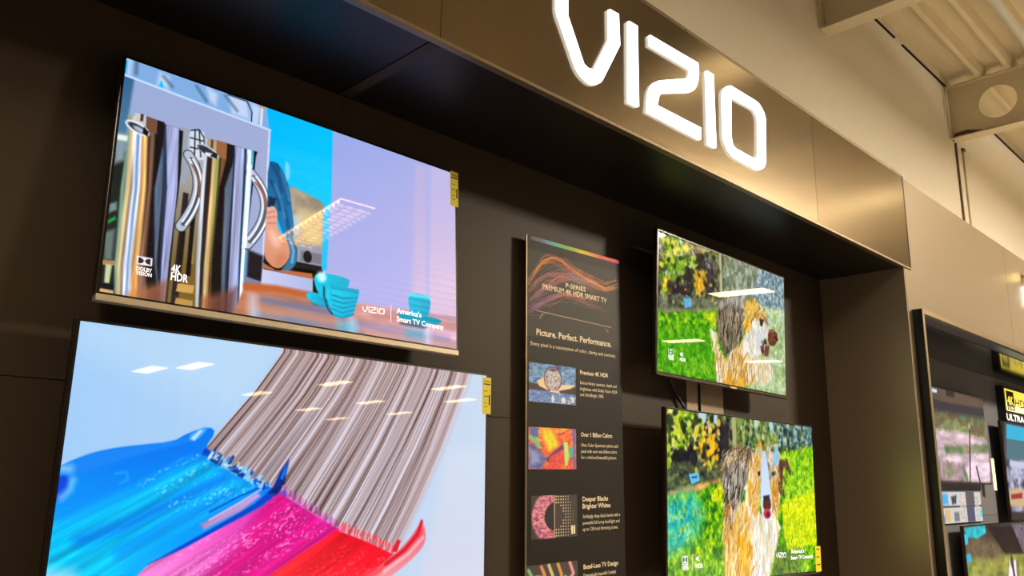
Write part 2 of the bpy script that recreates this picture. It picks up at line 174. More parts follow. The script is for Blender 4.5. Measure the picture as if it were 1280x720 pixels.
    ('L',(232,240,250),[(5.241,3.294),(5.379,3.445),(5.496,3.602),(5.592,3.766),(5.667,3.937),(5.72,4.113),(5.752,4.295),(5.762,4.483),(5.751,4.677),(5.718,4.875),(5.664,5.078),(5.59,5.285),(5.495,5.496),(5.379,5.71),(5.244,5.928)],{'soft':0.03,'w':0.07}),
    ('L',(250,252,255),[(5.376,3.22),(5.542,3.369),(5.684,3.527),(5.802,3.693),(5.893,3.869),(5.96,4.053),(6.0,4.245),(6.015,4.444),(6.005,4.651),(5.969,4.865),(5.908,5.085),(5.822,5.312),(5.711,5.544),(5.577,5.781),(5.42,6.022)],{'soft':0.03,'w':0.06}),
    ('L',(176,96,64),[(5.357,3.471),(5.428,3.531),(5.494,3.594),(5.554,3.658),(5.61,3.725),(5.66,3.795),(5.706,3.866),(5.746,3.94),(5.78,4.016),(5.81,4.094),(5.834,4.174),(5.853,4.256),(5.867,4.34),(5.875,4.426),(5.878,4.514)],{'soft':0.04,'w':0.08}),
    ('P',(232,240,252),[(4.965,2.78),(5.171,2.753),(5.169,6.312),(4.971,6.355)],{'soft':0.05,'n':(0.2,0.2,5,7)}),
    ('P',(22,20,30),[(5.239,6.363),(5.896,6.489),(5.9,7.651),(5.248,7.479)],{'soft':0.15}),
    ('P',(120,128,160),[(5.182,7.492),(5.894,7.554),(5.876,7.82),(5.138,7.824)],{'soft':0.06}),
    ('P',(176,160,138),[(6.933,3.178),(7.064,3.195),(7.23,3.222),(7.43,3.257),(7.666,3.302),(7.938,3.357),(8.174,3.417),(8.373,3.484),(8.534,3.557),(8.656,3.636),(8.739,3.855),(8.784,4.212),(8.789,4.705),(8.756,5.329),(8.633,5.786),(8.423,6.08),(8.128,6.212),(7.75,6.185),(7.442,5.98),(7.2,5.597),(7.023,5.034),(6.909,4.285),(6.856,3.725),(6.863,3.355)],{'soft':0.15,'n':(0.35,1.5,1.5,3)}),
    ('P',(222,196,140),[(7.385,4.128),(8.535,4.054),(8.519,5.507),(7.53,5.514)],{'soft':0.4,'a':0.8}),
    ('P',(200,204,214),[(7.101,4.414),(7.477,4.463),(7.445,5.322),(7.072,5.268)],{'soft':0.15,'a':0.7}),
    ('P',(150,152,166),[(7.384,5.582),(8.677,5.544),(8.635,6.408),(7.39,6.416)],{'soft':0.05}),
    ('P',(118,118,130),[(7.549,5.896),(8.535,5.861),(8.554,6.318),(7.535,6.352)],{'soft':0.06}),
    ('E',(18,14,18),[(7.877,6.106)],{'soft':0.05,'r':(0.2,0.26)}),
    ('P',(20,22,30),[(7.281,6.439),(8.557,6.389),(8.565,6.564),(7.294,6.677)],{'soft':0.05}),
    ('P',(14,190,246),[(8.546,3.387),(8.874,3.598),(8.795,6.518),(8.563,6.529)],{'soft':0.06}),
    ('P',(14,92,150),[(5.942,2.349),(6.121,2.313),(6.288,2.362),(6.442,2.496),(6.58,2.664),(6.702,2.864),(6.808,3.105),(6.898,3.386),(6.97,3.699),(7.025,4.042),(7.092,4.417),(7.169,4.823),(7.195,5.152),(7.172,5.403),(7.068,5.531),(6.886,5.538),(6.724,5.401),(6.582,5.122),(6.449,4.84),(6.325,4.557),(6.182,4.401),(6.02,4.373),(5.918,3.867),(5.875,2.871)],{'soft':0.05,'g':((5.968,2.477),(7.069,5.199),(30,120,172))}),
    ('L',(8,56,100),[(6.041,2.49),(6.395,2.961),(6.539,3.565)],{'soft':0.14,'a':0.7,'w':0.14}),
    ('L',(8,56,100),[(6.255,2.426),(6.66,3.101),(6.856,3.979)],{'soft':0.14,'a':0.7,'w':0.14}),
    ('L',(8,56,100),[(6.012,3.214),(6.325,3.624),(6.511,4.352)],{'soft':0.14,'a':0.7,'w':0.14}),
    ('L',(8,56,100),[(6.559,3.915),(6.814,4.557),(7.0,5.285)],{'soft':0.14,'a':0.7,'w':0.14}),
    ('L',(80,164,210),[(6.451,2.657),(6.744,3.294),(6.884,3.829)],{'soft':0.14,'a':0.6,'w':0.1}),
    ('L',(80,164,210),[(6.237,3.364),(6.563,3.985),(6.746,4.645)],{'soft':0.14,'a':0.6,'w':0.1}),
    ('P',(190,220,235),[(6.662,2.13),(6.777,2.186),(6.852,2.365),(6.887,2.665),(6.852,2.884),(6.748,3.022),(6.674,2.845),(6.628,2.35)],{'soft':0.12,'a':0.6}),
    ('P',(8,40,70),[(5.947,3.903),(6.341,3.903),(6.192,4.434),(5.939,4.359)],{'soft':0.08}),
    ('P',(230,168,146),[(5.979,4.436),(6.113,4.297),(6.237,4.282),(6.351,4.393),(6.406,4.563),(6.401,4.791),(6.422,4.995),(6.468,5.175),(6.566,5.316),(6.716,5.42),(6.851,5.554),(6.969,5.719),(7.042,5.902),(7.071,6.103),(7.046,6.298),(6.965,6.486),(6.857,6.654),(6.722,6.8),(6.575,6.872),(6.416,6.87),(6.273,6.831),(6.147,6.756),(6.044,6.643),(5.965,6.491),(5.925,6.264),(5.924,5.96),(5.92,5.485),(5.915,4.834)],{'soft':0.05,'g':((6.228,4.425),(6.863,6.763),(212,138,104))}),
    ('P',(250,204,188),[(6.144,5.329),(6.242,5.341),(6.333,5.38),(6.417,5.446),(6.494,5.541),(6.564,5.663),(6.594,5.768),(6.586,5.856),(6.539,5.926),(6.453,5.979),(6.368,5.972),(6.284,5.906),(6.202,5.779),(6.12,5.592),(6.083,5.455),(6.091,5.368)],{'soft':0.3,'a':0.7}),
    ('P',(196,116,86),[(6.665,6.258),(6.789,6.232),(6.866,6.248),(6.897,6.306),(6.88,6.406),(6.815,6.547),(6.75,6.652),(6.682,6.721),(6.613,6.754),(6.542,6.752),(6.491,6.722),(6.461,6.664),(6.452,6.579),(6.463,6.467),(6.502,6.376),(6.569,6.306)],{'soft':0.3,'a':0.6}),
    ('L',(190,120,100),[(5.991,4.624),(6.267,4.485)],{'soft':0.06,'a':0.7,'w':0.07}),
    ('L',(190,120,100),[(5.968,4.838),(6.316,4.716)],{'soft':0.06,'a':0.7,'w':0.07}),
    ('L',(190,120,100),[(5.983,5.076),(6.368,4.982)],{'soft':0.06,'a':0.7,'w':0.07}),
    ('P',(48,116,158),[(6.865,5.325),(7.032,5.373),(7.178,5.524),(7.302,5.775),(7.378,6.011),(7.408,6.231),(7.373,6.446),(7.274,6.655),(7.137,6.82),(6.963,6.939),(6.822,6.992),(6.715,6.979),(6.727,6.884),(6.86,6.704),(6.967,6.512),(7.046,6.307),(7.062,6.088),(7.013,5.856),(6.937,5.63),(6.834,5.411)],{'soft':0.05}),
    ('L',(110,176,210),[(7.011,5.492),(7.222,6.001),(7.174,6.495)],{'soft':0.08,'w':0.1}),
    ('P',(16,20,26),[(5.934,6.548),(6.337,6.869),(6.729,6.926),(6.667,7.073),(6.243,7.055),(5.912,6.754)],{'soft':0.04}),
    ('P',(186,104,58),[(5.949,6.78),(6.484,6.974),(7.013,6.87),(8.117,6.791),(8.205,7.053),(5.893,6.991)],{'soft':0.04}),
    ('P',(196,200,236),[(5.895,7.024),(8.166,7.025),(8.193,7.608),(7.973,7.715),(5.87,7.723)],{'soft':0.04,'g':((5.981,7.306),(8.146,7.41),(170,180,224))}),
    ('P',(190,120,90),[(5.204,7.812),(5.868,7.69),(8.54,7.755),(11.356,7.637),(17.023,7.353),(16.979,9.813),(4.516,9.94)],{'soft':0.1,'g':((5.685,8.017),(15.488,8.056),(214,170,190)),'n':(0.25,4,0.5,11)}),
    ('L',(190,96,50),[(5.274,7.864),(6.528,7.735),(8.236,7.738)],{'soft':0.15,'w':0.3}),
    ('L',(96,120,170),[(6.044,8.314),(7.819,8.353),(9.333,8.248)],{'soft':0.35,'a':0.75,'w':0.32}),
    ('L',(100,140,190),[(5.741,8.881),(8.215,8.899)],{'soft':0.35,'a':0.75,'w':0.32}),
    ('L',(84,130,190),[(7.122,8.863),(10.147,8.823)],{'soft':0.35,'a':0.75,'w':0.32}),
    ('L',(150,140,180),[(10.14,8.614),(15.485,8.598)],{'soft':0.35,'a':0.75,'w':0.32}),
    ('L',(130,140,186),[(9.367,9.141),(14.517,9.03)],{'soft':0.35,'a':0.75,'w':0.32}),
    ('L',(200,130,120),[(11.368,8.143),(15.988,7.905)],{'soft':0.35,'a':0.75,'w':0.32}),
    ('L',(206,140,110),[(6.064,8.636),(9.351,8.731)],{'soft':0.35,'a':0.75,'w':0.32}),
    ('L',(206,150,120),[(6.1,9.212),(8.605,9.247),(11.393,9.216)],{'soft':0.35,'a':0.75,'w':0.32}),
    ('L',(226,160,140),[(10.969,8.989),(15.878,8.934)],{'soft':0.35,'a':0.75,'w':0.32}),
    ('L',(170,150,190),[(12.686,9.118),(15.876,9.088)],{'soft':0.35,'a':0.75,'w':0.32}),
    ('L',(216,226,250),[(5.571,8.329),(5.654,9.087)],{'soft':0.4,'a':0.6,'w':0.4}),
    ('L',(216,226,250),[(10.138,8.544),(10.205,9.373)],{'soft':0.4,'a':0.6,'w':0.4}),
    ('L',(216,226,250),[(14.232,8.084),(14.281,8.985)],{'soft':0.4,'a':0.6,'w':0.4}),
    ('P',(20,120,160),[(7.896,7.66),(10.111,7.699),(9.723,8.116),(8.255,8.146)],{'soft':0.15,'a':0.7}),
    ('P',(0,196,226),[(8.108,7.602),(8.276,7.581),(8.452,7.582),(8.634,7.606),(8.823,7.654),(9.02,7.725),(9.159,7.797),(9.24,7.871),(9.262,7.946),(9.226,8.021),(9.15,8.075),(9.035,8.107),(8.881,8.117),(8.689,8.105),(8.514,8.082),(8.356,8.048),(8.216,8.003),(8.091,7.947),(7.996,7.891),(7.928,7.834),(7.888,7.777),(7.876,7.72),(7.908,7.671),(7.985,7.632)],{'soft':0.05,'g':((7.973,7.715),(9.125,7.934),(0,140,190))}),
    ('P',(0,196,226),[(8.801,6.65),(9.272,6.647),(9.626,6.664),(9.86,6.701),(9.968,6.757),(9.95,6.832),(9.923,6.927),(9.886,7.042),(9.84,7.175),(9.785,7.328),(9.69,7.46),(9.554,7.572),(9.379,7.663),(9.166,7.735),(8.978,7.771),(8.814,7.773),(8.673,7.741),(8.556,7.674),(8.451,7.567),(8.359,7.419),(8.279,7.23),(8.212,6.999),(8.275,6.826),(8.47,6.71)],{'soft':0.05,'g':((8.197,6.88),(9.919,6.802),(20,170,206))}),
    ('E',(200,255,255),[(8.577,6.843)],{'soft':0.2,'r':(0.22,0.22)}),
    ('P',(10,206,232),[(9.324,7.113),(9.772,7.094),(10.114,7.095),(10.345,7.116),(10.462,7.159),(10.464,7.222),(10.449,7.319),(10.417,7.45),(10.368,7.616),(10.302,7.814),(10.244,7.979),(10.192,8.112),(10.147,8.212),(10.109,8.28),(10.046,8.338),(9.957,8.387),(9.843,8.426),(9.705,8.456),(9.579,8.473),(9.466,8.477),(9.366,8.469),(9.277,8.448),(9.181,8.352),(9.077,8.182),(8.965,7.938),(8.846,7.62),(8.865,7.376),(9.023,7.207)],{'soft':0.04,'g':((8.904,7.273),(10.356,7.73),(0,176,214))}),
    ('P',(0,150,190),[(8.976,7.119),(10.459,7.064),(10.424,7.251),(9.06,7.28)],{'soft':0.04,'a':0.7}),
    ('L',(0,140,186),[(9.07,7.524),(9.625,7.604),(10.347,7.444)],{'soft':0.04,'a':0.8,'w':0.09}),
    ('L',(0,140,186),[(9.078,7.732),(9.632,7.814),(10.312,7.637)],{'soft':0.04,'a':0.8,'w':0.09}),
    ('L',(0,140,186),[(9.087,7.94),(9.64,8.024),(10.277,7.828)],{'soft':0.04,'a':0.8,'w':0.09}),
    ('L',(0,140,186),[(9.095,8.147),(9.647,8.233),(10.243,8.019)],{'soft':0.04,'a':0.8,'w':0.09}),
    ('L',(0,140,186),[(9.103,8.354),(9.655,8.442),(10.208,8.209)],{'soft':0.04,'a':0.8,'w':0.09}),
    ('L',(20,80,110),[(8.709,7.238),(8.727,7.653),(8.941,8.172),(9.142,8.348)],{'soft':0.04,'w':0.1}),
    ('L',(0,190,220),[(8.786,7.224),(9.023,7.322),(9.087,7.94)],{'soft':0.05,'w':0.12}),
    ('P',(0,150,180),[(12.785,7.762),(12.953,7.726),(13.197,7.7),(13.518,7.682),(13.919,7.674),(14.403,7.676),(14.763,7.693),(14.993,7.726),(15.091,7.774),(15.054,7.838),(14.981,7.899),(14.871,7.959),(14.727,8.016),(14.547,8.071),(14.339,8.111),(14.103,8.136),(13.84,8.146),(13.55,8.142),(13.301,8.129),(13.09,8.109),(12.918,8.082),(12.783,8.046),(12.679,8.009),(12.606,7.969),(12.564,7.927),(12.552,7.882),(12.585,7.84),(12.662,7.8)],{'soft':0.06}),
    ('P',(10,60,90),[(12.672,8.091),(14.279,8.153),(14.045,8.301),(12.674,8.275)],{'soft':0.15,'a':0.7}),
    ('P',(0,186,220),[(13.58,6.693),(13.932,6.679),(14.193,6.723),(14.36,6.826),(14.433,6.986),(14.409,7.203),(14.376,7.38),(14.335,7.516),(14.284,7.613),(14.225,7.67),(14.14,7.716),(14.028,7.753),(13.89,7.779),(13.727,7.794),(13.588,7.794),(13.473,7.779),(13.38,7.749),(13.311,7.703),(13.25,7.611),(13.198,7.473),(13.153,7.29),(13.116,7.059),(13.175,6.883),(13.329,6.761)],{'soft':0.04,'g':((13.109,6.894),(14.421,7.249),(0,160,200))}),
    ('P',(90,226,240),[(13.107,6.742),(14.468,6.659),(14.42,6.823),(13.155,6.886)],{'soft':0.05,'a':0.8}),
    ('P',(90,200,220),[(9.346,8.593),(10.382,8.578),(10.399,9.138),(9.444,9.131)],{'soft':0.3,'a':0.5}),
    ('P',(60,180,210),[(12.945,8.421),(14.045,8.376),(14.047,8.828),(13.039,8.851)],{'soft':0.3,'a':0.5}),
    ('P',(240,240,245),[(1.094,7.487),(1.639,7.478),(1.653,7.777),(1.124,7.794)],{'soft':0.03}),
    ('P',(44,34,36),[(1.152,7.529),(1.184,7.529),(1.247,7.536),(1.301,7.559),(1.339,7.593),(1.354,7.635),(1.345,7.677),(1.313,7.713),(1.264,7.739),(1.204,7.749),(1.172,7.75)],{'soft':0.02}),
    ('P',(44,34,36),[(1.586,7.521),(1.553,7.522),(1.491,7.531),(1.439,7.556),(1.407,7.592),(1.397,7.634),(1.412,7.675),(1.449,7.71),(1.503,7.732),(1.565,7.738),(1.597,7.737)],{'soft':0.02}),
  ],
  'TV2': [
    ('P',(160,200,240),[(-1.473,-0.248),(18.561,-0.964),(18.57,13.678),(-0.062,10.344)],{'g':((0.206,1.784),(15.694,2.999),(198,212,232)),'soft':0.05}),
    ('P',(186,216,240),[(-0.253,-0.216),(6.588,-0.444),(5.083,2.368),(3.46,1.981),(-0.036,0.675)],{'soft':1.2,'a':0.6}),
    ('W',(150,190,235),[],{'a':0.35}),
    ('P',(205,218,236),[(13.957,3.061),(16.614,2.966),(16.477,9.237),(12.589,8.87)],{'soft':0.6,'a':0.7,'g':((15.694,2.999),(13.333,8.378),(214,206,226))}),
    ('B',(0,0,0),[(6.417,-0.283),(6.391,0.133),(5.508,1.483),(4.689,2.519),(3.941,3.467),(15.615,-0.972),(15.186,0.35),(13.957,3.061),(12.82,5.188),(11.762,6.983)],{'low':[(3.936,3.419),(4.203,3.775),(4.84,4.127),(5.595,4.365),(6.254,4.511),(6.703,4.688),(7.202,5.023),(8.288,5.61),(9.114,6.001),(9.828,6.293),(10.526,6.538),(11.469,6.94),(11.833,6.931)]}),
    ('P',(0,118,236),[(-0.232,4.163),(-0.094,4.076),(0.045,3.993),(0.188,3.915),(0.456,3.8),(0.857,3.645),(1.302,3.524),(1.793,3.439),(2.273,3.369),(2.739,3.315),(3.09,3.212),(3.321,3.059),(3.601,2.924),(3.933,2.81),(4.158,2.792),(4.271,2.872),(4.248,3.04),(4.091,3.292),(4.059,3.494),(4.152,3.649),(4.363,3.825),(4.698,4.026),(5.047,4.198),(5.414,4.342),(5.727,4.452),(5.986,4.525),(6.297,4.587),(6.662,4.637),(6.903,4.714),(7.015,4.816),(6.845,4.994),(6.402,5.242),(5.846,5.48),(5.187,5.707),(4.558,5.96),(3.957,6.239),(3.432,6.453),(2.977,6.608),(2.626,6.801),(2.371,7.034),(2.184,7.331),(2.062,7.692),(1.413,7.814),(0.297,7.709),(-0.25,6.819),(-0.283,5.093)],{'soft':0.05,'g':((2.195,3.711),(1.852,6.588),(0,168,244))}),
    ('P',(20,130,240),[(0.555,3.762),(0.756,3.684),(1.021,3.609),(1.352,3.537),(1.754,3.466),(2.232,3.396),(2.636,3.33),(2.959,3.267),(3.197,3.208),(3.346,3.153),(3.459,3.123),(3.537,3.116),(3.578,3.134),(3.582,3.176),(3.494,3.233),(3.315,3.303),(3.048,3.386),(2.697,3.481),(2.355,3.581),(2.02,3.686),(1.694,3.796),(1.375,3.911),(1.1,4.012),(0.865,4.099),(0.668,4.173),(0.51,4.235),(0.391,4.253),(0.311,4.227),(0.269,4.158),(0.265,4.045),(0.311,3.942),(0.407,3.847)],{'soft':0.12}),
    ('P',(60,160,250),[(3.592,2.958),(3.675,2.912),(3.757,2.871),(3.837,2.836),(3.914,2.808),(3.989,2.785),(4.029,2.792),(4.032,2.829),(4.0,2.895),(3.932,2.99),(3.863,3.07),(3.793,3.134),(3.722,3.182),(3.649,3.216),(3.591,3.226),(3.545,3.212),(3.513,3.176),(3.495,3.117),(3.502,3.061),(3.534,3.008)],{'soft':0.06}),
    ('P',(170,214,244),[(3.529,3.145),(3.804,2.865),(3.909,2.884),(3.662,3.212)],{'soft':0.05}),
    ('P',(0,180,248),[(-0.139,5.457),(2.069,4.621),(3.645,3.789),(4.203,3.775),(5.266,4.368),(5.843,4.663),(4.804,5.147),(2.909,5.981),(2.072,6.601),(1.361,7.809),(-0.234,7.659)],{'soft':0.5,'g':((3.932,4.141),(0.59,6.517),(0,200,252)),'k':(0.5,0.2,21)}),
    ('P',(0,130,240),[(0.031,5.254),(1.809,4.309),(3.262,3.68),(2.502,4.392),(0.844,5.268),(0.084,5.67)],{'soft':0.5,'a':0.7}),
    ('L',(0,110,226),[(0.729,6.004),(1.959,5.618),(3.275,4.966),(4.726,4.324)],{'soft':0.35,'a':0.7,'w':0.35}),
    ('L',(0,120,230),[(1.827,6.372),(3.336,5.542),(5.031,4.737)],{'soft':0.3,'a':0.6,'w':0.3}),
    ('P',(0,70,214),[(-0.011,4.298),(0.066,4.276),(0.132,4.277),(0.186,4.303),(0.227,4.354),(0.257,4.428),(0.27,4.508),(0.265,4.593),(0.244,4.683),(0.205,4.778),(0.162,4.855),(0.114,4.912),(0.062,4.951),(0.005,4.972),(-0.04,4.945),(-0.075,4.872),(-0.097,4.751),(-0.109,4.584),(-0.099,4.452),(-0.066,4.357)],{'soft':0.1}),
    ('L',(150,210,250),[(0.347,4.411),(0.297,4.667),(0.103,4.878)],{'soft':0.2,'a':0.7,'w':0.16}),
    ('L',(215,230,245),[(-0.117,4.098),(0.207,4.113)],{'soft':0.25,'a':0.6,'w':0.22}),
    ('L',(30,160,248),[(1.467,4.224),(1.749,4.175),(1.819,4.398),(1.608,4.489)],{'soft':0.06,'a':0.7,'w':0.08}),
    ('P',(190,230,250),[(-0.13,6.717),(0.626,6.807),(0.999,7.367),(-0.095,7.277)],{'soft':0.5,'a':0.9}),
    ('D',(170,228,252),[(2.057,4.509),(3.503,3.626),(4.079,3.56),(5.83,4.513),(5.315,4.909),(3.312,5.312)],{'seed':5,'a':0.55}),
    ('P',(214,40,160),[(2.245,7.149),(2.755,6.683),(3.66,6.328),(4.988,5.701),(6.168,5.164),(6.555,4.663),(7.079,4.971),(8.288,5.61),(9.114,6.001),(7.75,6.67),(6.364,7.448),(6.159,8.263),(1.785,7.849)],{'soft':0.06,'g':((6.47,5.368),(2.787,6.97),(226,120,196)),'k':(0.5,0.18,31)}),
    ('P',(224,14,132),[(6.164,5.114),(6.555,4.663),(7.202,5.023),(8.288,5.61),(9.114,6.001),(7.75,6.67),(6.117,7.787),(4.036,7.616),(5.444,6.315)],{'soft':0.5,'a':0.85,'k':(0.45,0.16,41)}),
    ('P',(206,150,210),[(4.086,5.677),(5.329,5.056),(5.908,4.763),(6.029,4.863),(5.356,5.348),(4.229,5.844)],{'soft':0.1,'a':0.9,'k':(0.5,0.2,33)}),
    ('D',(255,170,225),[(2.994,6.763),(5.378,5.591),(6.572,4.866),(8.626,5.933),(6.615,7.102),(4.012,7.39)],{'seed':9,'a':0.6}),
    ('P',(0,64,196),[(2.627,6.763),(3.65,6.237),(4.85,5.626),(5.827,5.11),(6.195,4.814),(6.46,4.561),(6.734,4.355),(6.705,4.714),(6.379,4.965),(6.003,5.211),(4.863,5.769),(3.662,6.351)],{'soft':0.06}),
    ('P',(10,30,90),[(6.304,4.764),(6.68,4.407),(6.886,4.044),(6.86,4.457),(6.597,4.815)],{'soft':0.1}),
    ('L',(10,60,180),[(4.356,5.331),(5.311,4.86),(6.005,4.588)],{'soft':0.05,'a':0.8,'w':0.06}),
    ('L',(240,190,230),[(4.379,5.567),(5.329,5.056),(6.012,4.663)],{'soft':0.05,'a':0.8,'w':0.05}),
    ('P',(0,40,140),[(6.46,4.561),(6.655,4.099),(6.947,3.678),(6.938,3.939),(6.793,4.355),(6.638,4.612)],{'soft':0.08}),
    ('P',(0,110,236),[(6.671,4.305),(6.819,3.941),(6.925,3.783),(6.865,4.148),(6.764,4.355)],{'soft':0.06}),
    ('L',(120,200,250),[(4.462,3.766),(4.529,3.671)],{'soft':0.05,'a':0.85,'w':0.105}),
    ('L',(10,40,120),[(5.335,4.265),(5.37,4.067)],{'soft':0.05,'a':0.85,'w':0.066}),
    ('L',(10,40,120),[(5.011,4.096),(5.13,4.086)],{'soft':0.05,'a':0.85,'w':0.074}),
    ('L',(10,40,120),[(4.274,3.777),(4.373,3.807)],{'soft':0.05,'a':0.85,'w':0.094}),
    ('L',(120,200,250),[(5.696,4.349),(5.814,4.33)],{'soft':0.05,'a':0.85,'w':0.097}),
    ('L',(10,40,120),[(5.309,4.256),(5.433,4.206)],{'soft':0.05,'a':0.85,'w':0.093}),
    ('L',(0,100,230),[(5.796,4.357),(5.837,4.373)],{'soft':0.05,'a':0.85,'w':0.103}),
    ('L',(10,40,120),[(4.425,3.857),(4.535,3.8)],{'soft':0.05,'a':0.85,'w':0.097}),
    ('L',(190,230,252),[(5.879,4.429),(5.958,4.252)],{'soft':0.05,'a':0.85,'w':0.085}),
    ('L',(120,200,250),[(5.519,4.356),(5.622,4.364)],{'soft':0.05,'a':0.85,'w':0.109}),
    ('L',(190,230,252),[(5.956,4.568),(6.064,4.565)],{'soft':0.05,'a':0.85,'w':0.084}),
    ('L',(120,200,250),[(5.875,4.427),(5.948,4.316)],{'soft':0.05,'a':0.85,'w':0.057}),
    ('L',(0,60,190),[(5.03,3.977),(5.071,3.953)],{'soft':0.05,'a':0.85,'w':0.075}),
    ('L',(0,60,190),[(5.728,4.438),(5.837,4.393)],{'soft':0.05,'a':0.85,'w':0.086}),
    ('L',(120,200,250),[(5.28,4.146),(5.414,4.117)],{'soft':0.05,'a':0.85,'w':0.08}),
    ('L',(0,60,190),[(4.096,3.611),(4.219,3.585)],{'soft':0.05,'a':0.85,'w':0.107}),
    ('L',(120,200,250),[(4.524,3.833),(4.635,3.659)],{'soft':0.05,'a':0.85,'w':0.069}),
    ('L',(190,230,252),[(4.784,3.894),(4.892,3.773)],{'soft':0.05,'a':0.85,'w':0.073}),
    ('L',(190,230,252),[(4.164,3.737),(4.242,3.61)],{'soft':0.05,'a':0.85,'w':0.066}),
    ('L',(120,200,250),[(6.131,4.509),(6.226,4.556)],{'soft':0.05,'a':0.85,'w':0.081}),
    ('L',(0,60,190),[(4.875,3.967),(4.966,3.981)],{'soft':0.05,'a':0.85,'w':0.073}),
    ('L',(120,200,250),[(5.388,4.139),(5.442,4.012)],{'soft':0.05,'a':0.85,'w':0.091}),
    ('L',(0,60,190),[(5.633,4.17),(5.659,4.127)],{'soft':0.05,'a':0.85,'w':0.107}),
    ('L',(190,230,252),[(5.373,4.123),(5.438,4.094)],{'soft':0.05,'a':0.85,'w':0.069}),
    ('L',(120,200,250),[(4.768,3.921),(4.791,3.77)],{'soft':0.05,'a':0.85,'w':0.097}),
    ('L',(0,100,230),[(6.223,4.618),(6.264,4.465)],{'soft':0.05,'a':0.85,'w':0.069}),
    ('L',(10,40,120),[(4.454,3.671),(4.481,3.572)],{'soft':0.05,'a':0.85,'w':0.089}),
    ('L',(0,100,230),[(6.168,4.59),(6.295,4.597)],{'soft':0.05,'a':0.85,'w':0.076}),
    ('L',(190,230,252),[(4.693,3.901),(4.745,3.919)],{'soft':0.05,'a':0.85,'w':0.077}),
    ('L',(190,230,252),[(5.136,3.986),(5.179,3.834)],{'soft':0.05,'a':0.85,'w':0.061}),
    ('L',(120,200,250),[(5.419,4.277),(5.486,4.197)],{'soft':0.05,'a':0.85,'w':0.085}),
    ('L',(10,40,120),[(5.917,4.418),(6.013,4.459)],{'soft':0.05,'a':0.85,'w':0.067}),
    ('L',(10,40,120),[(4.861,3.862),(4.964,3.664)],{'soft':0.05,'a':0.85,'w':0.107}),
    ('L',(0,100,230),[(4.929,4.087),(4.992,3.95)],{'soft':0.05,'a':0.85,'w':0.052}),
    ('L',(190,230,252),[(5.68,4.44),(5.736,4.472)],{'soft':0.05,'a':0.85,'w':0.07}),
    ('L',(0,100,230),[(5.279,4.077),(5.394,3.952)],{'soft':0.05,'a':0.85,'w':0.053}),
    ('L',(10,40,120),[(6.11,4.622),(6.128,4.484)],{'soft':0.05,'a':0.85,'w':0.085}),
    ('L',(0,60,190),[(4.304,3.631),(4.355,3.449)],{'soft':0.05,'a':0.85,'w':0.081}),
    ('L',(120,200,250),[(5.336,4.118),(5.409,3.964)],{'soft':0.05,'a':0.85,'w':0.108}),
    ('L',(0,60,190),[(4.05,3.494),(4.161,3.497)],{'soft':0.05,'a':0.85,'w':0.082}),
    ('L',(0,100,230),[(5.785,4.478),(5.805,4.37)],{'soft':0.05,'a':0.85,'w':0.099}),
    ('L',(120,200,250),[(5.938,4.318),(6.029,4.236)],{'soft':0.05,'a':0.85,'w':0.065}),
    ('L',(0,60,190),[(4.03,3.51),(4.138,3.544)],{'soft':0.05,'a':0.85,'w':0.101}),
    ('L',(0,60,190),[(4.031,3.552),(4.058,3.478)],{'soft':0.05,'a':0.85,'w':0.101}),
    ('L',(120,200,250),[(4.636,3.788),(4.702,3.761)],{'soft':0.05,'a':0.85,'w':0.073}),
    ('L',(10,40,120),[(4.536,3.914),(4.608,3.786)],{'soft':0.05,'a':0.85,'w':0.057}),
    ('L',(0,100,230),[(4.78,3.794),(4.846,3.681)],{'soft':0.05,'a':0.85,'w':0.053}),
    ('L',(0,60,190),[(5.175,4.12),(5.245,4.076)],{'soft':0.05,'a':0.85,'w':0.087}),
    ('L',(10,40,120),[(5.069,4.088),(5.145,4.132)],{'soft':0.05,'a':0.85,'w':0.107}),
    ('L',(190,230,252),[(4.41,3.672),(4.476,3.615)],{'soft':0.05,'a':0.85,'w':0.054}),
    ('L',(120,200,250),[(6.002,4.582),(6.079,4.413)],{'soft':0.05,'a':0.85,'w':0.108}),
    ('L',(190,230,252),[(4.199,3.682),(4.281,3.55)],{'soft':0.05,'a':0.85,'w':0.098}),
    ('L',(190,230,252),[(5.215,3.999),(5.293,3.989)],{'soft':0.05,'a':0.85,'w':0.093}),
    ('L',(190,230,252),[(4.811,3.924),(4.933,3.926)],{'soft':0.05,'a':0.85,'w':0.056}),
    ('L',(0,60,190),[(3.981,3.619),(4.012,3.55)],{'soft':0.05,'a':0.85,'w':0.052}),
    ('L',(120,200,250),[(5.538,4.195),(5.557,4.053)],{'soft':0.05,'a':0.85,'w':0.098}),
    ('L',(0,60,190),[(5.105,4.108),(5.135,4.02)],{'soft':0.05,'a':0.85,'w':0.083}),
    ('L',(0,100,230),[(5.201,4.193),(5.255,4.197)],{'soft':0.05,'a':0.85,'w':0.1}),
    ('L',(10,40,120),[(4.491,3.798),(4.563,3.615)],{'soft':0.05,'a':0.85,'w':0.065}),
    ('L',(10,40,120),[(5.219,4.226),(5.348,4.172)],{'soft':0.05,'a':0.85,'w':0.08}),
    ('P',(244,14,40),[(6.364,7.448),(7.517,6.759),(8.462,6.292),(8.951,5.996),(9.828,6.293),(10.526,6.538),(11.469,6.94),(10.984,7.241),(10.056,7.847),(9.788,8.863),(5.907,8.472)],{'soft':0.06,'g':((9.64,6.499),(6.922,7.366),(255,40,50)),'k':(0.4,0.16,51)}),
    ('D',(255,110,110),[(6.912,7.243),(9.309,6.485),(11.223,7.064),(10.388,7.739),(7.826,7.678)],{'seed':13,'a':0.5}),
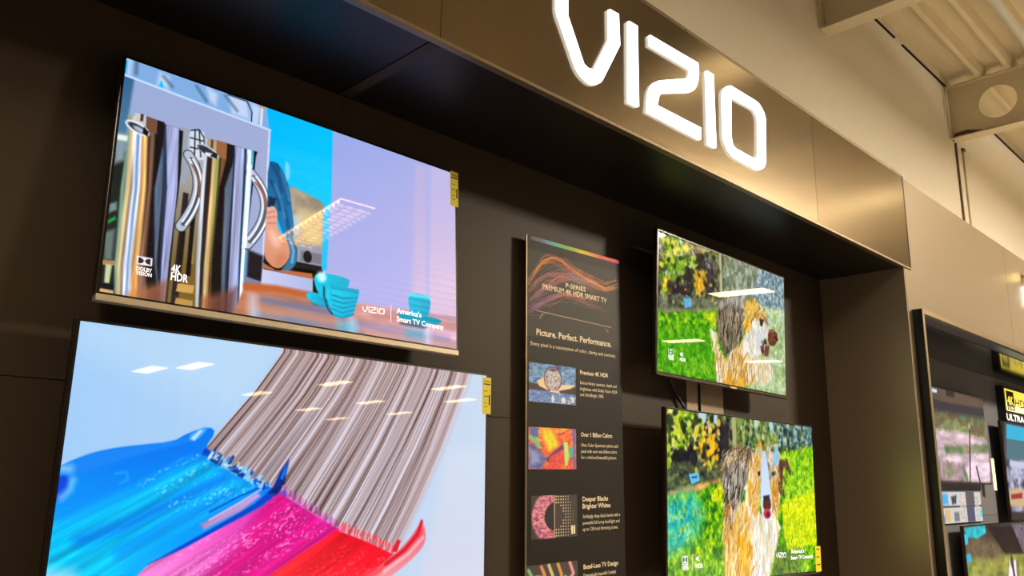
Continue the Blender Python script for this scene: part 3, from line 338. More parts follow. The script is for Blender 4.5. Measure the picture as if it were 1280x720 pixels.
    ('P',(236,110,126),[(12.804,5.902),(12.857,5.991),(12.897,6.086),(12.925,6.189),(12.942,6.298),(12.946,6.413),(12.926,6.524),(12.882,6.63),(12.814,6.731),(12.721,6.827),(12.601,6.931),(12.454,7.044),(12.281,7.165),(12.081,7.293),(11.866,7.424),(11.635,7.557),(11.39,7.693),(11.13,7.83),(10.853,7.968),(10.558,8.104),(10.248,8.24),(9.922,8.375),(9.699,8.436),(9.576,8.425),(9.551,8.342),(9.622,8.187),(9.736,8.038),(9.892,7.894),(10.093,7.754),(10.338,7.62),(10.579,7.488),(10.815,7.358),(11.046,7.231),(11.27,7.108),(11.48,6.982),(11.674,6.853),(11.851,6.722),(12.012,6.589),(12.162,6.45),(12.301,6.307),(12.43,6.158),(12.548,6.004),(12.65,5.909),(12.735,5.875)],{'soft':0.1,'g':((12.855,6.063),(10.733,7.765),(230,150,160))}),
    ('P',(250,60,76),[(12.742,6.038),(12.775,6.14),(12.775,6.248),(12.741,6.362),(12.674,6.482),(12.573,6.606),(12.429,6.735),(12.242,6.867),(12.012,7.003),(11.742,7.141),(11.47,7.277),(11.195,7.411),(10.917,7.542),(10.637,7.671),(10.378,7.787),(10.139,7.891),(9.919,7.984),(9.717,8.065),(9.598,8.091),(9.559,8.062),(9.601,7.978),(9.723,7.838),(9.881,7.708),(10.074,7.586),(10.304,7.474),(10.573,7.371),(10.819,7.272),(11.043,7.177),(11.242,7.086),(11.418,6.999),(11.585,6.904),(11.744,6.801),(11.896,6.689),(12.039,6.569),(12.173,6.447),(12.3,6.324),(12.418,6.2),(12.527,6.075),(12.618,6.006),(12.689,5.993)],{'soft':0.12,'a':0.8}),
    ('L',(255,190,195),[(12.791,6.407),(12.13,6.946),(11.068,7.491)],{'soft':0.1,'a':0.8,'w':0.14}),
    ('L',(206,20,40),[(12.729,5.828),(12.555,6.284),(11.939,6.824),(11.126,7.25)],{'soft':0.08,'a':0.9,'w':0.14}),
    ('P',(226,20,40),[(11.625,6.418),(11.775,6.48),(11.61,6.864),(11.356,6.851)],{'soft':0.06}),
    ('L',(255,130,140),[(9.114,6.001),(9.154,5.816)],{'soft':0.04,'a':0.8,'w':0.06}),
    ('L',(250,40,60),[(9.201,6.034),(9.238,5.795)],{'soft':0.04,'a':0.8,'w':0.06}),
    ('L',(250,40,60),[(9.288,6.068),(9.322,5.773)],{'soft':0.04,'a':0.8,'w':0.06}),
    ('L',(255,130,140),[(9.376,6.101),(9.415,5.885)],{'soft':0.04,'a':0.8,'w':0.06}),
    ('L',(250,40,60),[(9.464,6.135),(9.5,5.863)],{'soft':0.04,'a':0.8,'w':0.06}),
    ('L',(250,40,60),[(9.553,6.169),(9.594,5.976)],{'soft':0.04,'a':0.8,'w':0.06}),
    ('L',(255,130,140),[(9.641,6.203),(9.679,5.955)],{'soft':0.04,'a':0.8,'w':0.06}),
    ('L',(250,40,60),[(9.73,6.237),(9.765,5.933)],{'soft':0.04,'a':0.8,'w':0.06}),
    ('L',(250,40,60),[(9.82,6.271),(9.86,6.047)],{'soft':0.04,'a':0.8,'w':0.06}),
    ('L',(255,130,140),[(9.91,6.306),(9.947,6.025)],{'soft':0.04,'a':0.8,'w':0.06}),
    ('L',(250,40,60),[(10.0,6.34),(10.042,6.139)],{'soft':0.04,'a':0.8,'w':0.06}),
    ('L',(250,40,60),[(10.09,6.375),(10.129,6.118)],{'soft':0.04,'a':0.8,'w':0.06}),
    ('L',(255,130,140),[(10.181,6.409),(10.217,6.096)],{'soft':0.04,'a':0.8,'w':0.06}),
    ('L',(250,40,60),[(10.272,6.444),(10.313,6.211)],{'soft':0.04,'a':0.8,'w':0.06}),
    ('L',(250,40,60),[(10.363,6.479),(10.402,6.19)],{'soft':0.04,'a':0.8,'w':0.06}),
    ('L',(255,130,140),[(10.455,6.514),(10.499,6.305)],{'soft':0.04,'a':0.8,'w':0.06}),
    ('L',(250,40,60),[(10.547,6.55),(10.588,6.284)],{'soft':0.04,'a':0.8,'w':0.06}),
    ('L',(250,40,60),[(10.64,6.585),(10.678,6.263)],{'soft':0.04,'a':0.8,'w':0.06}),
    ('L',(255,130,140),[(10.733,6.621),(10.776,6.379)],{'soft':0.04,'a':0.8,'w':0.06}),
    ('L',(250,40,60),[(10.826,6.656),(10.866,6.358)],{'soft':0.04,'a':0.8,'w':0.06}),
    ('L',(250,40,60),[(10.92,6.692),(10.965,6.475)],{'soft':0.04,'a':0.8,'w':0.06}),
    ('L',(255,130,140),[(11.014,6.728),(11.056,6.454)],{'soft':0.04,'a':0.8,'w':0.06}),
    ('L',(250,40,60),[(11.108,6.764),(11.148,6.433)],{'soft':0.04,'a':0.8,'w':0.06}),
    ('L',(250,40,60),[(11.203,6.801),(11.247,6.55)],{'soft':0.04,'a':0.8,'w':0.06}),
    ('L',(255,130,140),[(11.298,6.837),(11.34,6.529)],{'soft':0.04,'a':0.8,'w':0.06}),
    ('L',(250,40,60),[(11.393,6.874),(11.44,6.647)],{'soft':0.04,'a':0.8,'w':0.06}),
    ('L',(236,120,220),[(6.763,4.714),(6.808,4.534)],{'soft':0.04,'a':0.7,'w':0.05}),
    ('L',(140,40,140),[(6.862,4.769),(6.906,4.588)],{'soft':0.04,'a':0.7,'w':0.05}),
    ('L',(236,120,220),[(6.961,4.824),(7.005,4.642)],{'soft':0.04,'a':0.7,'w':0.05}),
    ('L',(140,40,140),[(7.06,4.879),(7.105,4.696)],{'soft':0.04,'a':0.7,'w':0.05}),
    ('L',(236,120,220),[(7.16,4.935),(7.205,4.75)],{'soft':0.04,'a':0.7,'w':0.05}),
    ('L',(140,40,140),[(7.26,4.991),(7.305,4.804)],{'soft':0.04,'a':0.7,'w':0.05}),
    ('L',(236,120,220),[(7.36,5.047),(7.406,4.859)],{'soft':0.04,'a':0.7,'w':0.05}),
    ('L',(140,40,140),[(7.461,5.104),(7.507,4.914)],{'soft':0.04,'a':0.7,'w':0.05}),
    ('L',(236,120,220),[(7.563,5.16),(7.609,4.969)],{'soft':0.04,'a':0.7,'w':0.05}),
    ('L',(140,40,140),[(7.665,5.217),(7.711,5.025)],{'soft':0.04,'a':0.7,'w':0.05}),
    ('L',(236,120,220),[(7.767,5.275),(7.814,5.08)],{'soft':0.04,'a':0.7,'w':0.05}),
    ('L',(140,40,140),[(7.869,5.332),(7.917,5.136)],{'soft':0.04,'a':0.7,'w':0.05}),
    ('L',(236,120,220),[(7.973,5.39),(8.02,5.192)],{'soft':0.04,'a':0.7,'w':0.05}),
    ('L',(140,40,140),[(8.076,5.447),(8.124,5.248)],{'soft':0.04,'a':0.7,'w':0.05}),
    ('L',(236,120,220),[(8.18,5.506),(8.228,5.305)],{'soft':0.04,'a':0.7,'w':0.05}),
    ('L',(140,40,140),[(8.284,5.564),(8.333,5.362)],{'soft':0.04,'a':0.7,'w':0.05}),
    ('L',(236,120,220),[(8.389,5.623),(8.438,5.419)],{'soft':0.04,'a':0.7,'w':0.05}),
    ('L',(140,40,140),[(8.495,5.681),(8.544,5.476)],{'soft':0.04,'a':0.7,'w':0.05}),
    ('L',(236,120,220),[(8.6,5.741),(8.65,5.534)],{'soft':0.04,'a':0.7,'w':0.05}),
    ('L',(140,40,140),[(8.707,5.8),(8.757,5.591)],{'soft':0.04,'a':0.7,'w':0.05}),
    ('L',(236,120,220),[(8.813,5.86),(8.864,5.65)],{'soft':0.04,'a':0.7,'w':0.05}),
    ('L',(140,40,140),[(8.92,5.92),(8.971,5.708)],{'soft':0.04,'a':0.7,'w':0.05}),
  ],
  'TV3': [
    ('P',(58,62,44),[(-2.024,-1.477),(20.072,-2.004),(19.402,10.246),(-1.655,10.946)],{'soft':0.02}),
    ('F',[(24,20,30),(60,66,40),(96,110,60),(150,150,110)],[(-2.024,-1.477),(20.072,-2.004),(19.402,10.246),(-1.655,10.946)],{'sc':(0.42,0.5),'seed':3}),
    ('P',(150,160,140),[(7.701,-0.207),(16.716,-0.333),(16.516,4.419),(7.564,4.504)],{'soft':0.6,'a':0.65}),
    ('F',[(80,100,70),(110,120,90),(160,170,150),(200,210,205)],[(7.597,-0.068),(16.716,-0.333),(16.568,3.169),(7.565,4.336)],{'sc':(0.3,0.5),'seed':4,'a':0.65}),
    ('F',[(60,90,130),(90,130,160),(150,180,200),(210,225,230)],[(12.491,-0.099),(16.716,-0.333),(16.582,2.854),(11.298,2.541)],{'sc':(0.2,0.25),'seed':41,'a':0.7}),
    ('P',(36,22,40),[(1.28,3.124),(3.421,2.923),(3.613,3.859),(1.296,4.066)],{'soft':0.5,'a':0.9}),
    ('P',(44,30,50),[(4.149,0.801),(6.578,0.728),(6.669,3.2),(5.494,3.412)],{'soft':0.5,'a':0.75}),
    ('F',[(40,70,20),(70,120,30),(110,160,40),(190,200,60)],[(0.191,0.342),(2.295,0.008),(3.961,0.842),(3.783,1.981),(1.97,2.35),(0.928,2.825),(0.085,3.254)],{'sc':(0.3,0.4),'seed':5,'a':0.95}),
    ('F',[(80,80,20),(170,150,20),(230,200,20),(255,230,90)],[(0.415,2.876),(1.272,2.704),(1.293,3.857),(0.614,4.293)],{'sc':(0.2,0.35),'seed':6,'a':0.95}),
    ('F',[(120,100,30),(190,150,20),(220,160,20),(240,190,60)],[(3.783,1.981),(5.106,1.6),(5.396,2.322),(5.015,3.389),(4.166,3.435)],{'sc':(0.25,0.45),'seed':7,'a':0.95}),
    ('E',(170,200,220),[(2.388,0.205)],{'soft':0.15,'a':0.9,'r':(0.136,0.198)}),
    ('E',(170,200,220),[(3.774,0.883)],{'soft':0.15,'a':0.9,'r':(0.248,0.36)}),
    ('E',(170,200,220),[(3.872,1.468)],{'soft':0.15,'a':0.9,'r':(0.217,0.315)}),
    ('E',(170,200,220),[(5.298,1.0)],{'soft':0.15,'a':0.9,'r':(0.186,0.27)}),
    ('E',(170,200,220),[(3.411,1.838)],{'soft':0.15,'a':0.9,'r':(0.186,0.27)}),
    ('E',(170,200,220),[(2.49,1.054)],{'soft':0.15,'a':0.9,'r':(0.124,0.18)}),
    ('E',(170,200,220),[(0.837,2.581)],{'soft':0.15,'a':0.9,'r':(0.155,0.225)}),
    ('E',(170,200,220),[(0.121,1.047)],{'soft':0.15,'a':0.9,'r':(0.124,0.18)}),
    ('L',(150,150,90),[(0.444,0.122),(0.551,1.162)],{'soft':0.1,'w':0.3}),
    ('L',(176,176,140),[(7.085,0.045),(7.272,2.865)],{'soft':0.08,'w':0.32}),
    ('L',(110,100,90),[(6.279,0.905),(6.473,2.562)],{'soft':0.15,'w':0.25}),
    ('F',[(50,56,44),(80,90,70),(110,116,90),(140,140,120)],[(-0.064,4.108),(6.868,3.276),(6.865,4.06),(-0.038,5.229)],{'sc':(0.4,0.3),'seed':8,'a':0.8}),
    ('P',(88,170,214),[(2.705,3.942),(3.613,3.806),(3.709,4.353),(2.892,4.574)],{'soft':0.06}),
    ('P',(150,150,110),[(-0.04,5.127),(4.172,4.408),(6.766,3.854),(6.765,4.189),(-0.035,5.381)],{'soft':0.3,'a':0.8}),
    ('F',[(40,110,10),(70,150,14),(110,180,20),(170,206,30)],[(-0.611,5.427),(4.173,4.624),(7.065,3.915),(18.489,2.86),(19.402,10.246),(-1.655,10.946)],{'sc':(0.3,0.3),'seed':9}),
    ('P',(60,160,20),[(-0.019,6.088),(6.563,5.329),(6.845,8.561),(0.041,8.731)],{'soft':1,'a':0.4}),
    ('F',[(200,200,20),(230,226,20),(150,190,20),(240,240,60)],[(5.018,4.591),(6.865,4.06),(6.466,5.234),(5.305,4.979)],{'sc':(0.3,0.3),'seed':10,'a':0.9}),
    ('F',[(150,170,110),(180,196,150),(200,210,196),(150,180,100)],[(11.292,2.839),(17.228,2.433),(16.911,9.545),(10.622,8.982)],{'sc':(0.6,0.6),'seed':12,'a':0.9}),
    ('F',[(120,104,92),(160,150,140),(200,190,184),(100,84,76)],[(7.069,3.24),(10.202,2.561),(10.607,4.127),(7.563,4.729),(6.765,4.3)],{'sc':(0.16,1.1),'seed':14,'a':0.95}),
    ('F',[(50,40,34),(90,76,60),(150,136,116),(70,52,44)],[(6.765,4.077),(8.289,3.364),(10.186,3.498),(10.154,5.352),(9.082,6.412),(7.846,7.242),(7.053,6.358),(6.564,4.998)],{'sc':(0.16,1.1),'seed':15,'a':0.95}),
    ('F',[(230,180,60),(230,210,180),(214,150,40),(240,230,220)],[(5.978,5.528),(6.852,6.933),(7.845,7.353),(9.294,6.158),(10.369,5.321),(11.657,6.295),(11.827,8.46),(10.091,8.98),(8.232,9.062),(6.649,9.012),(6.461,6.985)],{'sc':(0.16,1.1),'seed':16,'a':0.95}),
    ('F',[(232,224,214),(240,236,230),(226,190,120),(220,214,214)],[(5.785,5.558),(6.562,5.659),(6.951,6.92),(7.236,8.95),(6.746,8.948),(6.363,6.998)],{'sc':(0.16,1.1),'seed':17,'a':0.95}),
    ('F',[(226,166,20),(206,140,20),(240,190,60),(180,110,20)],[(7.739,8.024),(9.065,7.757),(10.311,8.51),(10.085,9.315),(7.828,9.321)],{'sc':(0.16,1.1),'seed':18,'a':0.95}),
    ('F',[(226,180,60),(236,196,80),(206,150,50),(150,100,50)],[(10.198,2.796),(11.748,2.401),(13.094,3.127),(13.309,3.693),(11.712,3.95),(11.246,4.959),(10.16,5.007)],{'sc':(0.3,0.5),'seed':19,'a':0.95}),
    ('P',(240,176,24),[(10.175,4.139),(11.047,3.998),(11.139,4.859),(10.373,5.09)],{'soft':0.15}),
    ('F',[(214,216,220),(236,236,236),(226,210,180),(200,206,220)],[(11.267,4.021),(12.62,3.684),(13.535,3.897),(13.256,5.491),(12.322,6.44),(10.769,6.985),(10.031,6.284),(10.156,5.237),(11.249,4.842)],{'sc':(0.3,0.8),'seed':20,'a':0.95}),
    ('F',[(226,214,196),(214,180,110),(240,236,230),(206,196,170)],[(10.134,6.497),(12.097,6.469),(13.683,6.618),(14.344,7.721),(13.398,8.409),(10.63,8.588)],{'sc':(0.16,1.1),'seed':22,'a':0.95}),
    ('P',(60,44,40),[(12.28,3.68),(12.962,3.749),(12.719,4.264),(12.378,4.258)],{'soft':0.12}),
    ('P',(150,110,80),[(12.742,3.425),(13.429,3.553),(13.644,4.121),(13.07,3.971)],{'soft':0.15,'a':0.8}),
    ('P',(104,54,40),[(13.694,4.383),(14.049,4.269),(14.431,4.302),(14.841,4.483),(14.95,4.77),(14.757,5.161),(14.511,5.406),(14.214,5.507),(13.921,5.518),(13.633,5.439),(13.496,5.16),(13.511,4.68)],{'soft':0.1,'n':(0.5,0.5,0.5,5)}),
    ('L',(40,20,20),[(14.444,4.783),(14.913,4.957)],{'soft':0.1,'w':0.16}),
    ('L',(150,96,76),[(13.748,4.525),(14.34,4.376)],{'soft':0.1,'w':0.12}),
    ('P',(56,44,44),[(12.239,5.281),(13.155,5.031),(13.372,5.475),(12.678,5.749)],{'soft':0.15}),
    ('P',(110,64,50),[(12.34,5.736),(13.716,5.546),(13.458,6.411),(12.661,6.396)],{'soft':0.2}),
    ('P',(30,20,24),[(12.447,5.956),(13.009,6.116),(12.664,6.279)],{'soft':0.1}),
    ('P',(206,210,214),[(12.222,4.843),(12.507,4.741),(12.742,4.699),(12.927,4.715),(13.061,4.792),(13.143,4.929),(13.147,5.047),(13.072,5.147),(12.92,5.228),(12.691,5.29),(12.518,5.388),(12.402,5.523),(12.341,5.692),(12.336,5.898),(12.304,6.041),(12.246,6.122),(12.161,6.141),(12.051,6.097),(11.963,6.0),(11.897,5.849),(11.853,5.644),(11.831,5.384),(11.885,5.164),(12.015,4.984)],{'soft':0.15}),
    ('P',(240,240,245),[(1.126,7.49),(1.699,7.464),(1.703,7.744),(1.131,7.743)],{'soft':0.03}),
    ('P',(60,140,40),[(1.183,7.523),(1.218,7.522),(1.283,7.527),(1.339,7.545),(1.377,7.575),(1.391,7.611),(1.378,7.648),(1.342,7.679),(1.286,7.7),(1.221,7.707),(1.187,7.707)],{'soft':0.02}),
    ('P',(60,140,40),[(1.642,7.505),(1.607,7.507),(1.541,7.517),(1.486,7.54),(1.449,7.573),(1.436,7.61),(1.45,7.646),(1.488,7.677),(1.544,7.698),(1.61,7.705),(1.645,7.705)],{'soft':0.02}),
    ('V',[(60,110,20),(110,160,30),(190,200,40),(230,210,60),(150,180,80)],[(0.192,0.395),(2.297,0.117),(4.339,0.871),(3.97,2.052),(1.973,2.563),(0.784,4.263),(0.193,4.369)],{'n':90,'r':0.2,'seed':31,'a':0.85}),
    ('V',[(24,18,30),(40,34,40),(20,30,20),(60,66,40)],[(0.027,0.646),(7.083,0.448),(7.07,2.958),(0.103,4.077)],{'n':60,'r':0.22,'seed':32,'a':0.8}),
    ('V',[(180,190,150),(120,130,90),(210,180,60),(150,150,120)],[(0.581,2.633),(7.081,0.736),(7.067,3.578),(0.623,4.705)],{'n':40,'r':0.1,'seed':33,'a':0.8}),
    ('V',[(210,220,214),(170,186,170),(110,130,110),(190,206,214)],[(7.592,0.629),(16.066,0.241),(15.897,4.51),(12.389,3.841),(7.567,4.167)],{'n':70,'r':0.11,'seed':34,'a':0.7}),
    ('H',[(40,30,26),(110,90,70),(170,150,126),(70,56,44),(200,186,160)],[(6.866,3.837),(10.188,3.382),(10.154,5.352),(7.847,7.132),(6.761,5.299)],{'n':60,'d':(-0.124,0.746),'w':0.11,'seed':35,'a':0.75}),
    ('H',[(236,220,190),(214,150,40),(244,236,226),(190,120,30),(160,120,70)],[(6.074,5.678),(7.646,7.103),(10.149,5.639),(11.866,6.847),(11.617,8.026),(6.845,8.561)],{'n':80,'d':(-0.225,0.855),'w':0.11,'seed':36,'a':0.75}),
    ('H',[(240,200,110),(190,130,40),(150,100,50),(244,226,190)],[(10.307,2.777),(12.646,2.722),(13.081,3.61),(11.262,4.256),(10.375,4.974)],{'n':30,'d':(-0.314,0.493),'w':0.1,'seed':37,'a':0.75}),
    ('H',[(236,238,240),(190,196,206),(214,196,160)],[(10.819,4.443),(13.074,3.85),(13.009,6.116),(10.773,6.756)],{'n':30,'d':(-0.187,0.543),'w':0.1,'seed':38,'a':0.6}),
    ('H',[(30,90,10),(120,190,30),(180,210,40),(50,130,16)],[(0.132,5.404),(6.076,4.525),(6.456,8.604),(0.205,8.711)],{'n':110,'d':(-0.065,-0.249),'w':0.08,'seed':39,'a':0.7}),
  ],
  'TV4': [
    ('F',[(20,18,26),(50,60,34),(100,116,50),(170,170,110)],[(-1.62,-1.146),(20.331,-1.618),(19.91,11.574),(-1.659,10.2)],{'sc':(0.42,0.5),'seed':103}),
    ('F',[(40,60,30),(90,120,50),(150,170,80),(190,200,140)],[(6.782,-0.095),(17.802,-0.344),(17.602,1.527),(13.277,1.458),(10.292,1.832),(7.55,1.946)],{'sc':(0.3,0.5),'seed':104,'a':0.8}),
    ('F',[(20,26,40),(50,80,90),(90,130,140),(160,190,200)],[(10.907,-0.143),(17.773,-0.074),(17.059,1.288),(11.77,1.427)],{'sc':(0.25,0.3),'seed':141,'a':0.8}),
    ('P',(26,16,36),[(0.291,2.124),(2.486,2.199),(2.774,2.787),(0.28,2.949)],{'soft':0.5,'a':0.95}),
    ('P',(30,22,36),[(4.666,0.281),(6.073,0.415),(5.981,2.461),(4.821,2.634)],{'soft':0.5,'a':0.9}),
    ('F',[(60,100,20),(120,160,20),(180,200,30),(220,220,90)],[(-0.036,0.055),(1.938,-0.096),(3.457,0.584),(3.432,1.376),(1.895,1.799),(0.791,2.102),(0.007,2.301)],{'sc':(0.42,0.5),'seed':105,'a':0.95}),
    ('F',[(150,100,10),(220,160,20),(240,180,20),(250,200,70)],[(2.814,1.322),(4.557,1.05),(4.689,1.843),(4.009,2.965),(3.232,2.859)],{'sc':(0.22,0.5),'seed':107,'a':0.98}),
    ('E',(190,216,230),[(3.313,0.153)],{'soft':0.18,'a':0.92,'r':(0.372,0.6)}),
    ('E',(190,216,230),[(4.664,0.326)],{'soft':0.18,'a':0.92,'r':(0.26,0.42)}),
    ('E',(190,216,230),[(3.14,0.736)],{'soft':0.18,'a':0.92,'r':(0.31,0.5)}),
    ('E',(190,216,230),[(3.845,0.781)],{'soft':0.18,'a':0.92,'r':(0.217,0.35)}),
    ('E',(190,216,230),[(2.589,1.161)],{'soft':0.18,'a':0.92,'r':(0.279,0.45)}),
    ('E',(190,216,230),[(1.703,0.354)],{'soft':0.18,'a':0.92,'r':(0.186,0.3)}),
    ('E',(190,216,230),[(4.802,0.991)],{'soft':0.18,'a':0.92,'r':(0.155,0.25)}),
    ('E',(190,216,230),[(0.96,0.661)],{'soft':0.18,'a':0.92,'r':(0.155,0.25)}),
    ('E',(190,216,230),[(0.433,2.117)],{'soft':0.18,'a':0.92,'r':(0.155,0.25)}),
    ('E',(190,216,230),[(10.786,0.208)],{'soft':0.18,'a':0.92,'r':(0.248,0.4)}),
    ('E',(190,216,230),[(8.995,0.226)],{'soft':0.18,'a':0.92,'r':(0.217,0.35)}),
    ('L',(170,170,120),[(6.517,0.017),(6.58,2.304)],{'soft':0.1,'w':0.42}),
    ('F',[(30,40,36),(60,70,50),(90,100,60),(120,120,90)],[(-0.07,2.878),(5.399,2.481),(5.352,3.589),(-0.087,4.298)],{'sc':(0.4,0.3),'seed':108,'a':0.85}),
    ('P',(96,186,226),[(1.86,3.362),(2.838,3.212),(2.977,3.719),(2.143,3.943)],{'soft':0.06}),
    ('L',(20,40,50),[(1.86,3.362),(2.143,3.943),(2.977,3.719)],{'soft':0.05,'a':0.8,'w':0.1}),
    ('L',(30,60,80),[(2.227,3.522),(2.68,3.47)],{'soft':0.06,'w':0.08}),
    ('P',(196,150,80),[(-0.018,4.337),(1.846,3.989),(4.949,3.509),(5.262,3.81),(2.583,4.273),(0.399,4.496)],{'soft':0.25,'n':(0.3,1,1,4)}),
    ('F',[(30,100,10),(70,150,10),(130,190,10),(200,220,20)],[(-0.637,4.502),(2.583,4.273),(5.347,3.721),(17.405,3.361),(17.642,11.391),(-1.013,9.884)],{'sc':(0.3,0.35),'seed':109}),
    ('F',[(70,150,10),(120,190,10),(160,210,20),(190,220,60)],[(11.744,1.771),(17.653,1.05),(17.185,5.413),(11.957,5.379)],{'sc':(0.3,0.3),'seed':110}),
    ('F',[(160,200,10),(220,230,10),(250,245,10),(190,210,20)],[(11.507,4.903),(16.455,3.89),(16.097,7.392),(12.258,7.738)],{'sc':(0.3,0.3),'seed':111,'a':0.85}),
    ('F',[(220,220,10),(245,240,10),(200,210,20),(240,240,60)],[(4.127,4.13),(5.431,3.676),(5.064,4.684),(4.103,4.815)],{'sc':(0.3,0.3),'seed':112,'a':0.9}),
    ('F',[(10,170,190),(30,190,210),(60,200,200),(150,220,200)],[(-0.434,4.581),(2.431,4.316),(3.311,5.321),(2.671,6.556),(1.056,7.312),(-0.464,7.641)],{'sc':(0.35,0.35),'seed':113,'a':0.8,'soft':1.0}),
    ('F',[(20,70,20),(60,110,30),(110,140,40),(50,90,20)],[(10.389,7.211),(13.749,7.794),(13.581,9.671),(10.231,9.461)],{'sc':(0.3,0.3),'seed':114,'a':0.8,'soft':0.6}),
    ('F',[(120,90,60),(190,160,120),(90,66,44),(220,200,170)],[(5.399,2.481),(6.701,1.57),(8.454,1.674),(8.958,2.356),(7.489,3.094),(5.367,3.236),(4.971,2.938)],{'sc':(0.16,1.1),'seed':120,'a':0.95}),
    ('F',[(60,50,44),(130,120,110),(190,184,176),(90,80,70)],[(5.285,3.238),(6.223,2.677),(7.969,2.345),(7.815,3.543),(7.244,4.454),(6.351,5.341),(5.539,4.988),(5.168,4.118)],{'sc':(0.16,1.1),'seed':121,'a':0.95}),
    ('F',[(236,190,100),(244,220,180),(226,160,40),(220,190,150)],[(5.144,4.684),(6.518,5.342),(7.765,4.451),(8.569,5.808),(8.545,9.138),(5.21,8.939),(5.209,7.046)],{'sc':(0.18,1.5),'seed':122,'a':0.95}),
    ('F',[(240,176,20),(250,200,60),(220,150,10),(200,110,10)],[(6.465,6.436),(8.344,6.612),(8.189,9.247),(6.499,9.143)],{'sc':(0.2,1.5),'seed':123,'a':0.85}),
    ('F',[(60,56,60),(120,110,110),(70,50,60),(160,130,110)],[(5.476,4.552),(6.225,4.46),(6.351,5.341),(5.88,6.552),(5.587,5.77)],{'sc':(0.16,1.1),'seed':124,'a':0.9}),
    ('F',[(244,240,236),(250,250,250),(230,220,206),(236,206,150)],[(7.441,4.002),(8.526,3.529),(8.966,5.176),(9.573,5.638),(10.802,5.371),(11.496,6.315),(11.059,7.048),(10.418,8.122),(9.972,9.223),(7.845,9.226),(8.112,7.58),(7.865,5.799)],{'sc':(0.2,1.4),'seed':125,'a':0.95}),
    ('F',[(226,170,70),(246,220,180),(214,160,70),(250,236,214)],[(7.845,2.993),(8.619,1.948),(9.381,1.443),(9.942,1.416),(9.883,2.324),(9.343,3.514),(9.073,4.902),(8.491,5.627),(8.016,4.676)],{'sc':(0.18,0.8),'seed':126,'a':0.95}),
    ('F',[(226,170,60),(240,190,90),(200,130,40),(236,200,150)],[(10.528,2.54),(11.446,1.832),(11.91,3.465),(11.375,5.375),(10.58,5.834),(10.302,4.436)],{'sc':(0.2,0.7),'seed':127,'a':0.95}),
    ('F',[(240,170,30),(246,190,60),(226,150,20),(250,210,120)],[(9.001,1.65),(9.301,1.257),(9.676,1.19),(10.131,1.407),(9.911,1.895),(9.352,1.918)],{'sc':(0.16,1.1),'seed':130,'a':0.95}),
    ('F',[(236,170,40),(226,150,30),(246,200,90),(206,130,30)],[(7.903,3.541),(8.526,3.529),(8.466,4.538),(8.685,5.357),(8.236,5.444),(7.848,4.541)],{'sc':(0.16,1.1),'seed':131,'a':0.95}),
    ('P',(190,212,244),[(9.659,1.822),(9.898,1.741),(10.09,2.031),(10.233,2.692),(10.352,3.376),(10.444,4.082),(10.52,4.692),(10.578,5.206),(10.457,5.578),(10.161,5.806),(9.854,5.894),(9.536,5.844),(9.332,5.476),(9.239,4.787),(9.26,4.095),(9.396,3.396),(9.483,2.75),(9.521,2.16)],{'soft':0.15,'g':((9.898,2.086),(9.851,5.595),(214,226,250))}),
    ('F',[(170,140,110),(240,220,200),(206,170,140),(236,232,228)],[(10.119,1.6),(11.482,1.343),(11.817,2.11),(11.359,2.996),(10.4,3.02)],{'sc':(0.2,0.6),'seed':128,'a':0.95}),
    ('P',(120,196,236),[(10.883,1.565),(11.573,1.436),(11.486,2.607),(10.801,2.723)],{'soft':0.2,'a':0.8}),
    ('F',[(70,40,30),(100,60,44),(60,36,30),(130,80,60)],[(11.609,2.263),(12.407,2.186),(13.05,2.953),(12.831,3.154),(12.168,2.683),(11.91,3.465),(11.843,4.331),(11.367,4.191)],{'sc':(0.3,0.6),'seed':129,'a':0.95}),
    ('L',(90,60,50),[(12.503,2.232),(12.94,3.054)],{'soft':0.1,'w':0.2}),
    ('P',(60,70,110),[(8.96,3.057),(9.329,3.0),(9.315,3.235),(8.992,3.288)],{'soft':0.1}),
    ('P',(50,56,84),[(10.539,3.064),(11.072,2.955),(11.252,3.142),(10.668,3.251)],{'soft':0.1}),
    ('P',(206,220,226),[(8.728,3.155),(11.554,2.991),(11.522,3.425),(8.706,3.526)],{'soft':0.3,'a':0.35}),
    ('P',(96,44,34),[(9.826,4.589),(10.013,4.565),(10.163,4.582),(10.276,4.64),(10.352,4.739),(10.389,4.879),(10.398,4.996),(10.38,5.089),(10.334,5.159),(10.261,5.205),(10.165,5.236),(10.048,5.253),(9.909,5.255),(9.748,5.243),(9.63,5.196),(9.555,5.115),(9.523,5.0),(9.532,4.85),(9.586,4.732),(9.684,4.645)],{'soft':0.1}),
    ('P',(60,50,60),[(9.556,4.486),(10.302,4.436),(10.189,4.716),(9.63,4.764)],{'soft':0.1}),
    ('V',[(70,120,20),(140,180,30),(200,210,50),(230,230,110),(40,70,20)],[(0.034,0.092),(2.087,-0.021),(3.77,0.653),(3.43,1.464),(0.86,2.266),(0.065,3.282)],{'n':110,'r':0.24,'seed':51,'a':0.85}),
    ('V',[(18,14,26),(30,26,34),(20,34,20),(40,50,30)],[(0.034,0.134),(5.082,0.117),(5.143,2.712),(0.137,3.117)],{'n':70,'r':0.22,'seed':52,'a':0.8}),
    ('V',[(240,190,40),(220,150,20),(250,210,80),(200,200,60)],[(2.38,0.393),(5.071,0.389),(4.8,3.162),(2.46,3.221)],{'n':40,'r':0.16,'seed':53,'a':0.85}),
    ('V',[(200,210,150),(120,150,70),(40,60,40),(80,110,60),(150,190,190),(30,40,50)],[(7.209,0.062),(15.953,0.09),(15.83,1.343),(7.548,1.992)],{'n':110,'r':0.14,'seed':54,'a':0.85}),
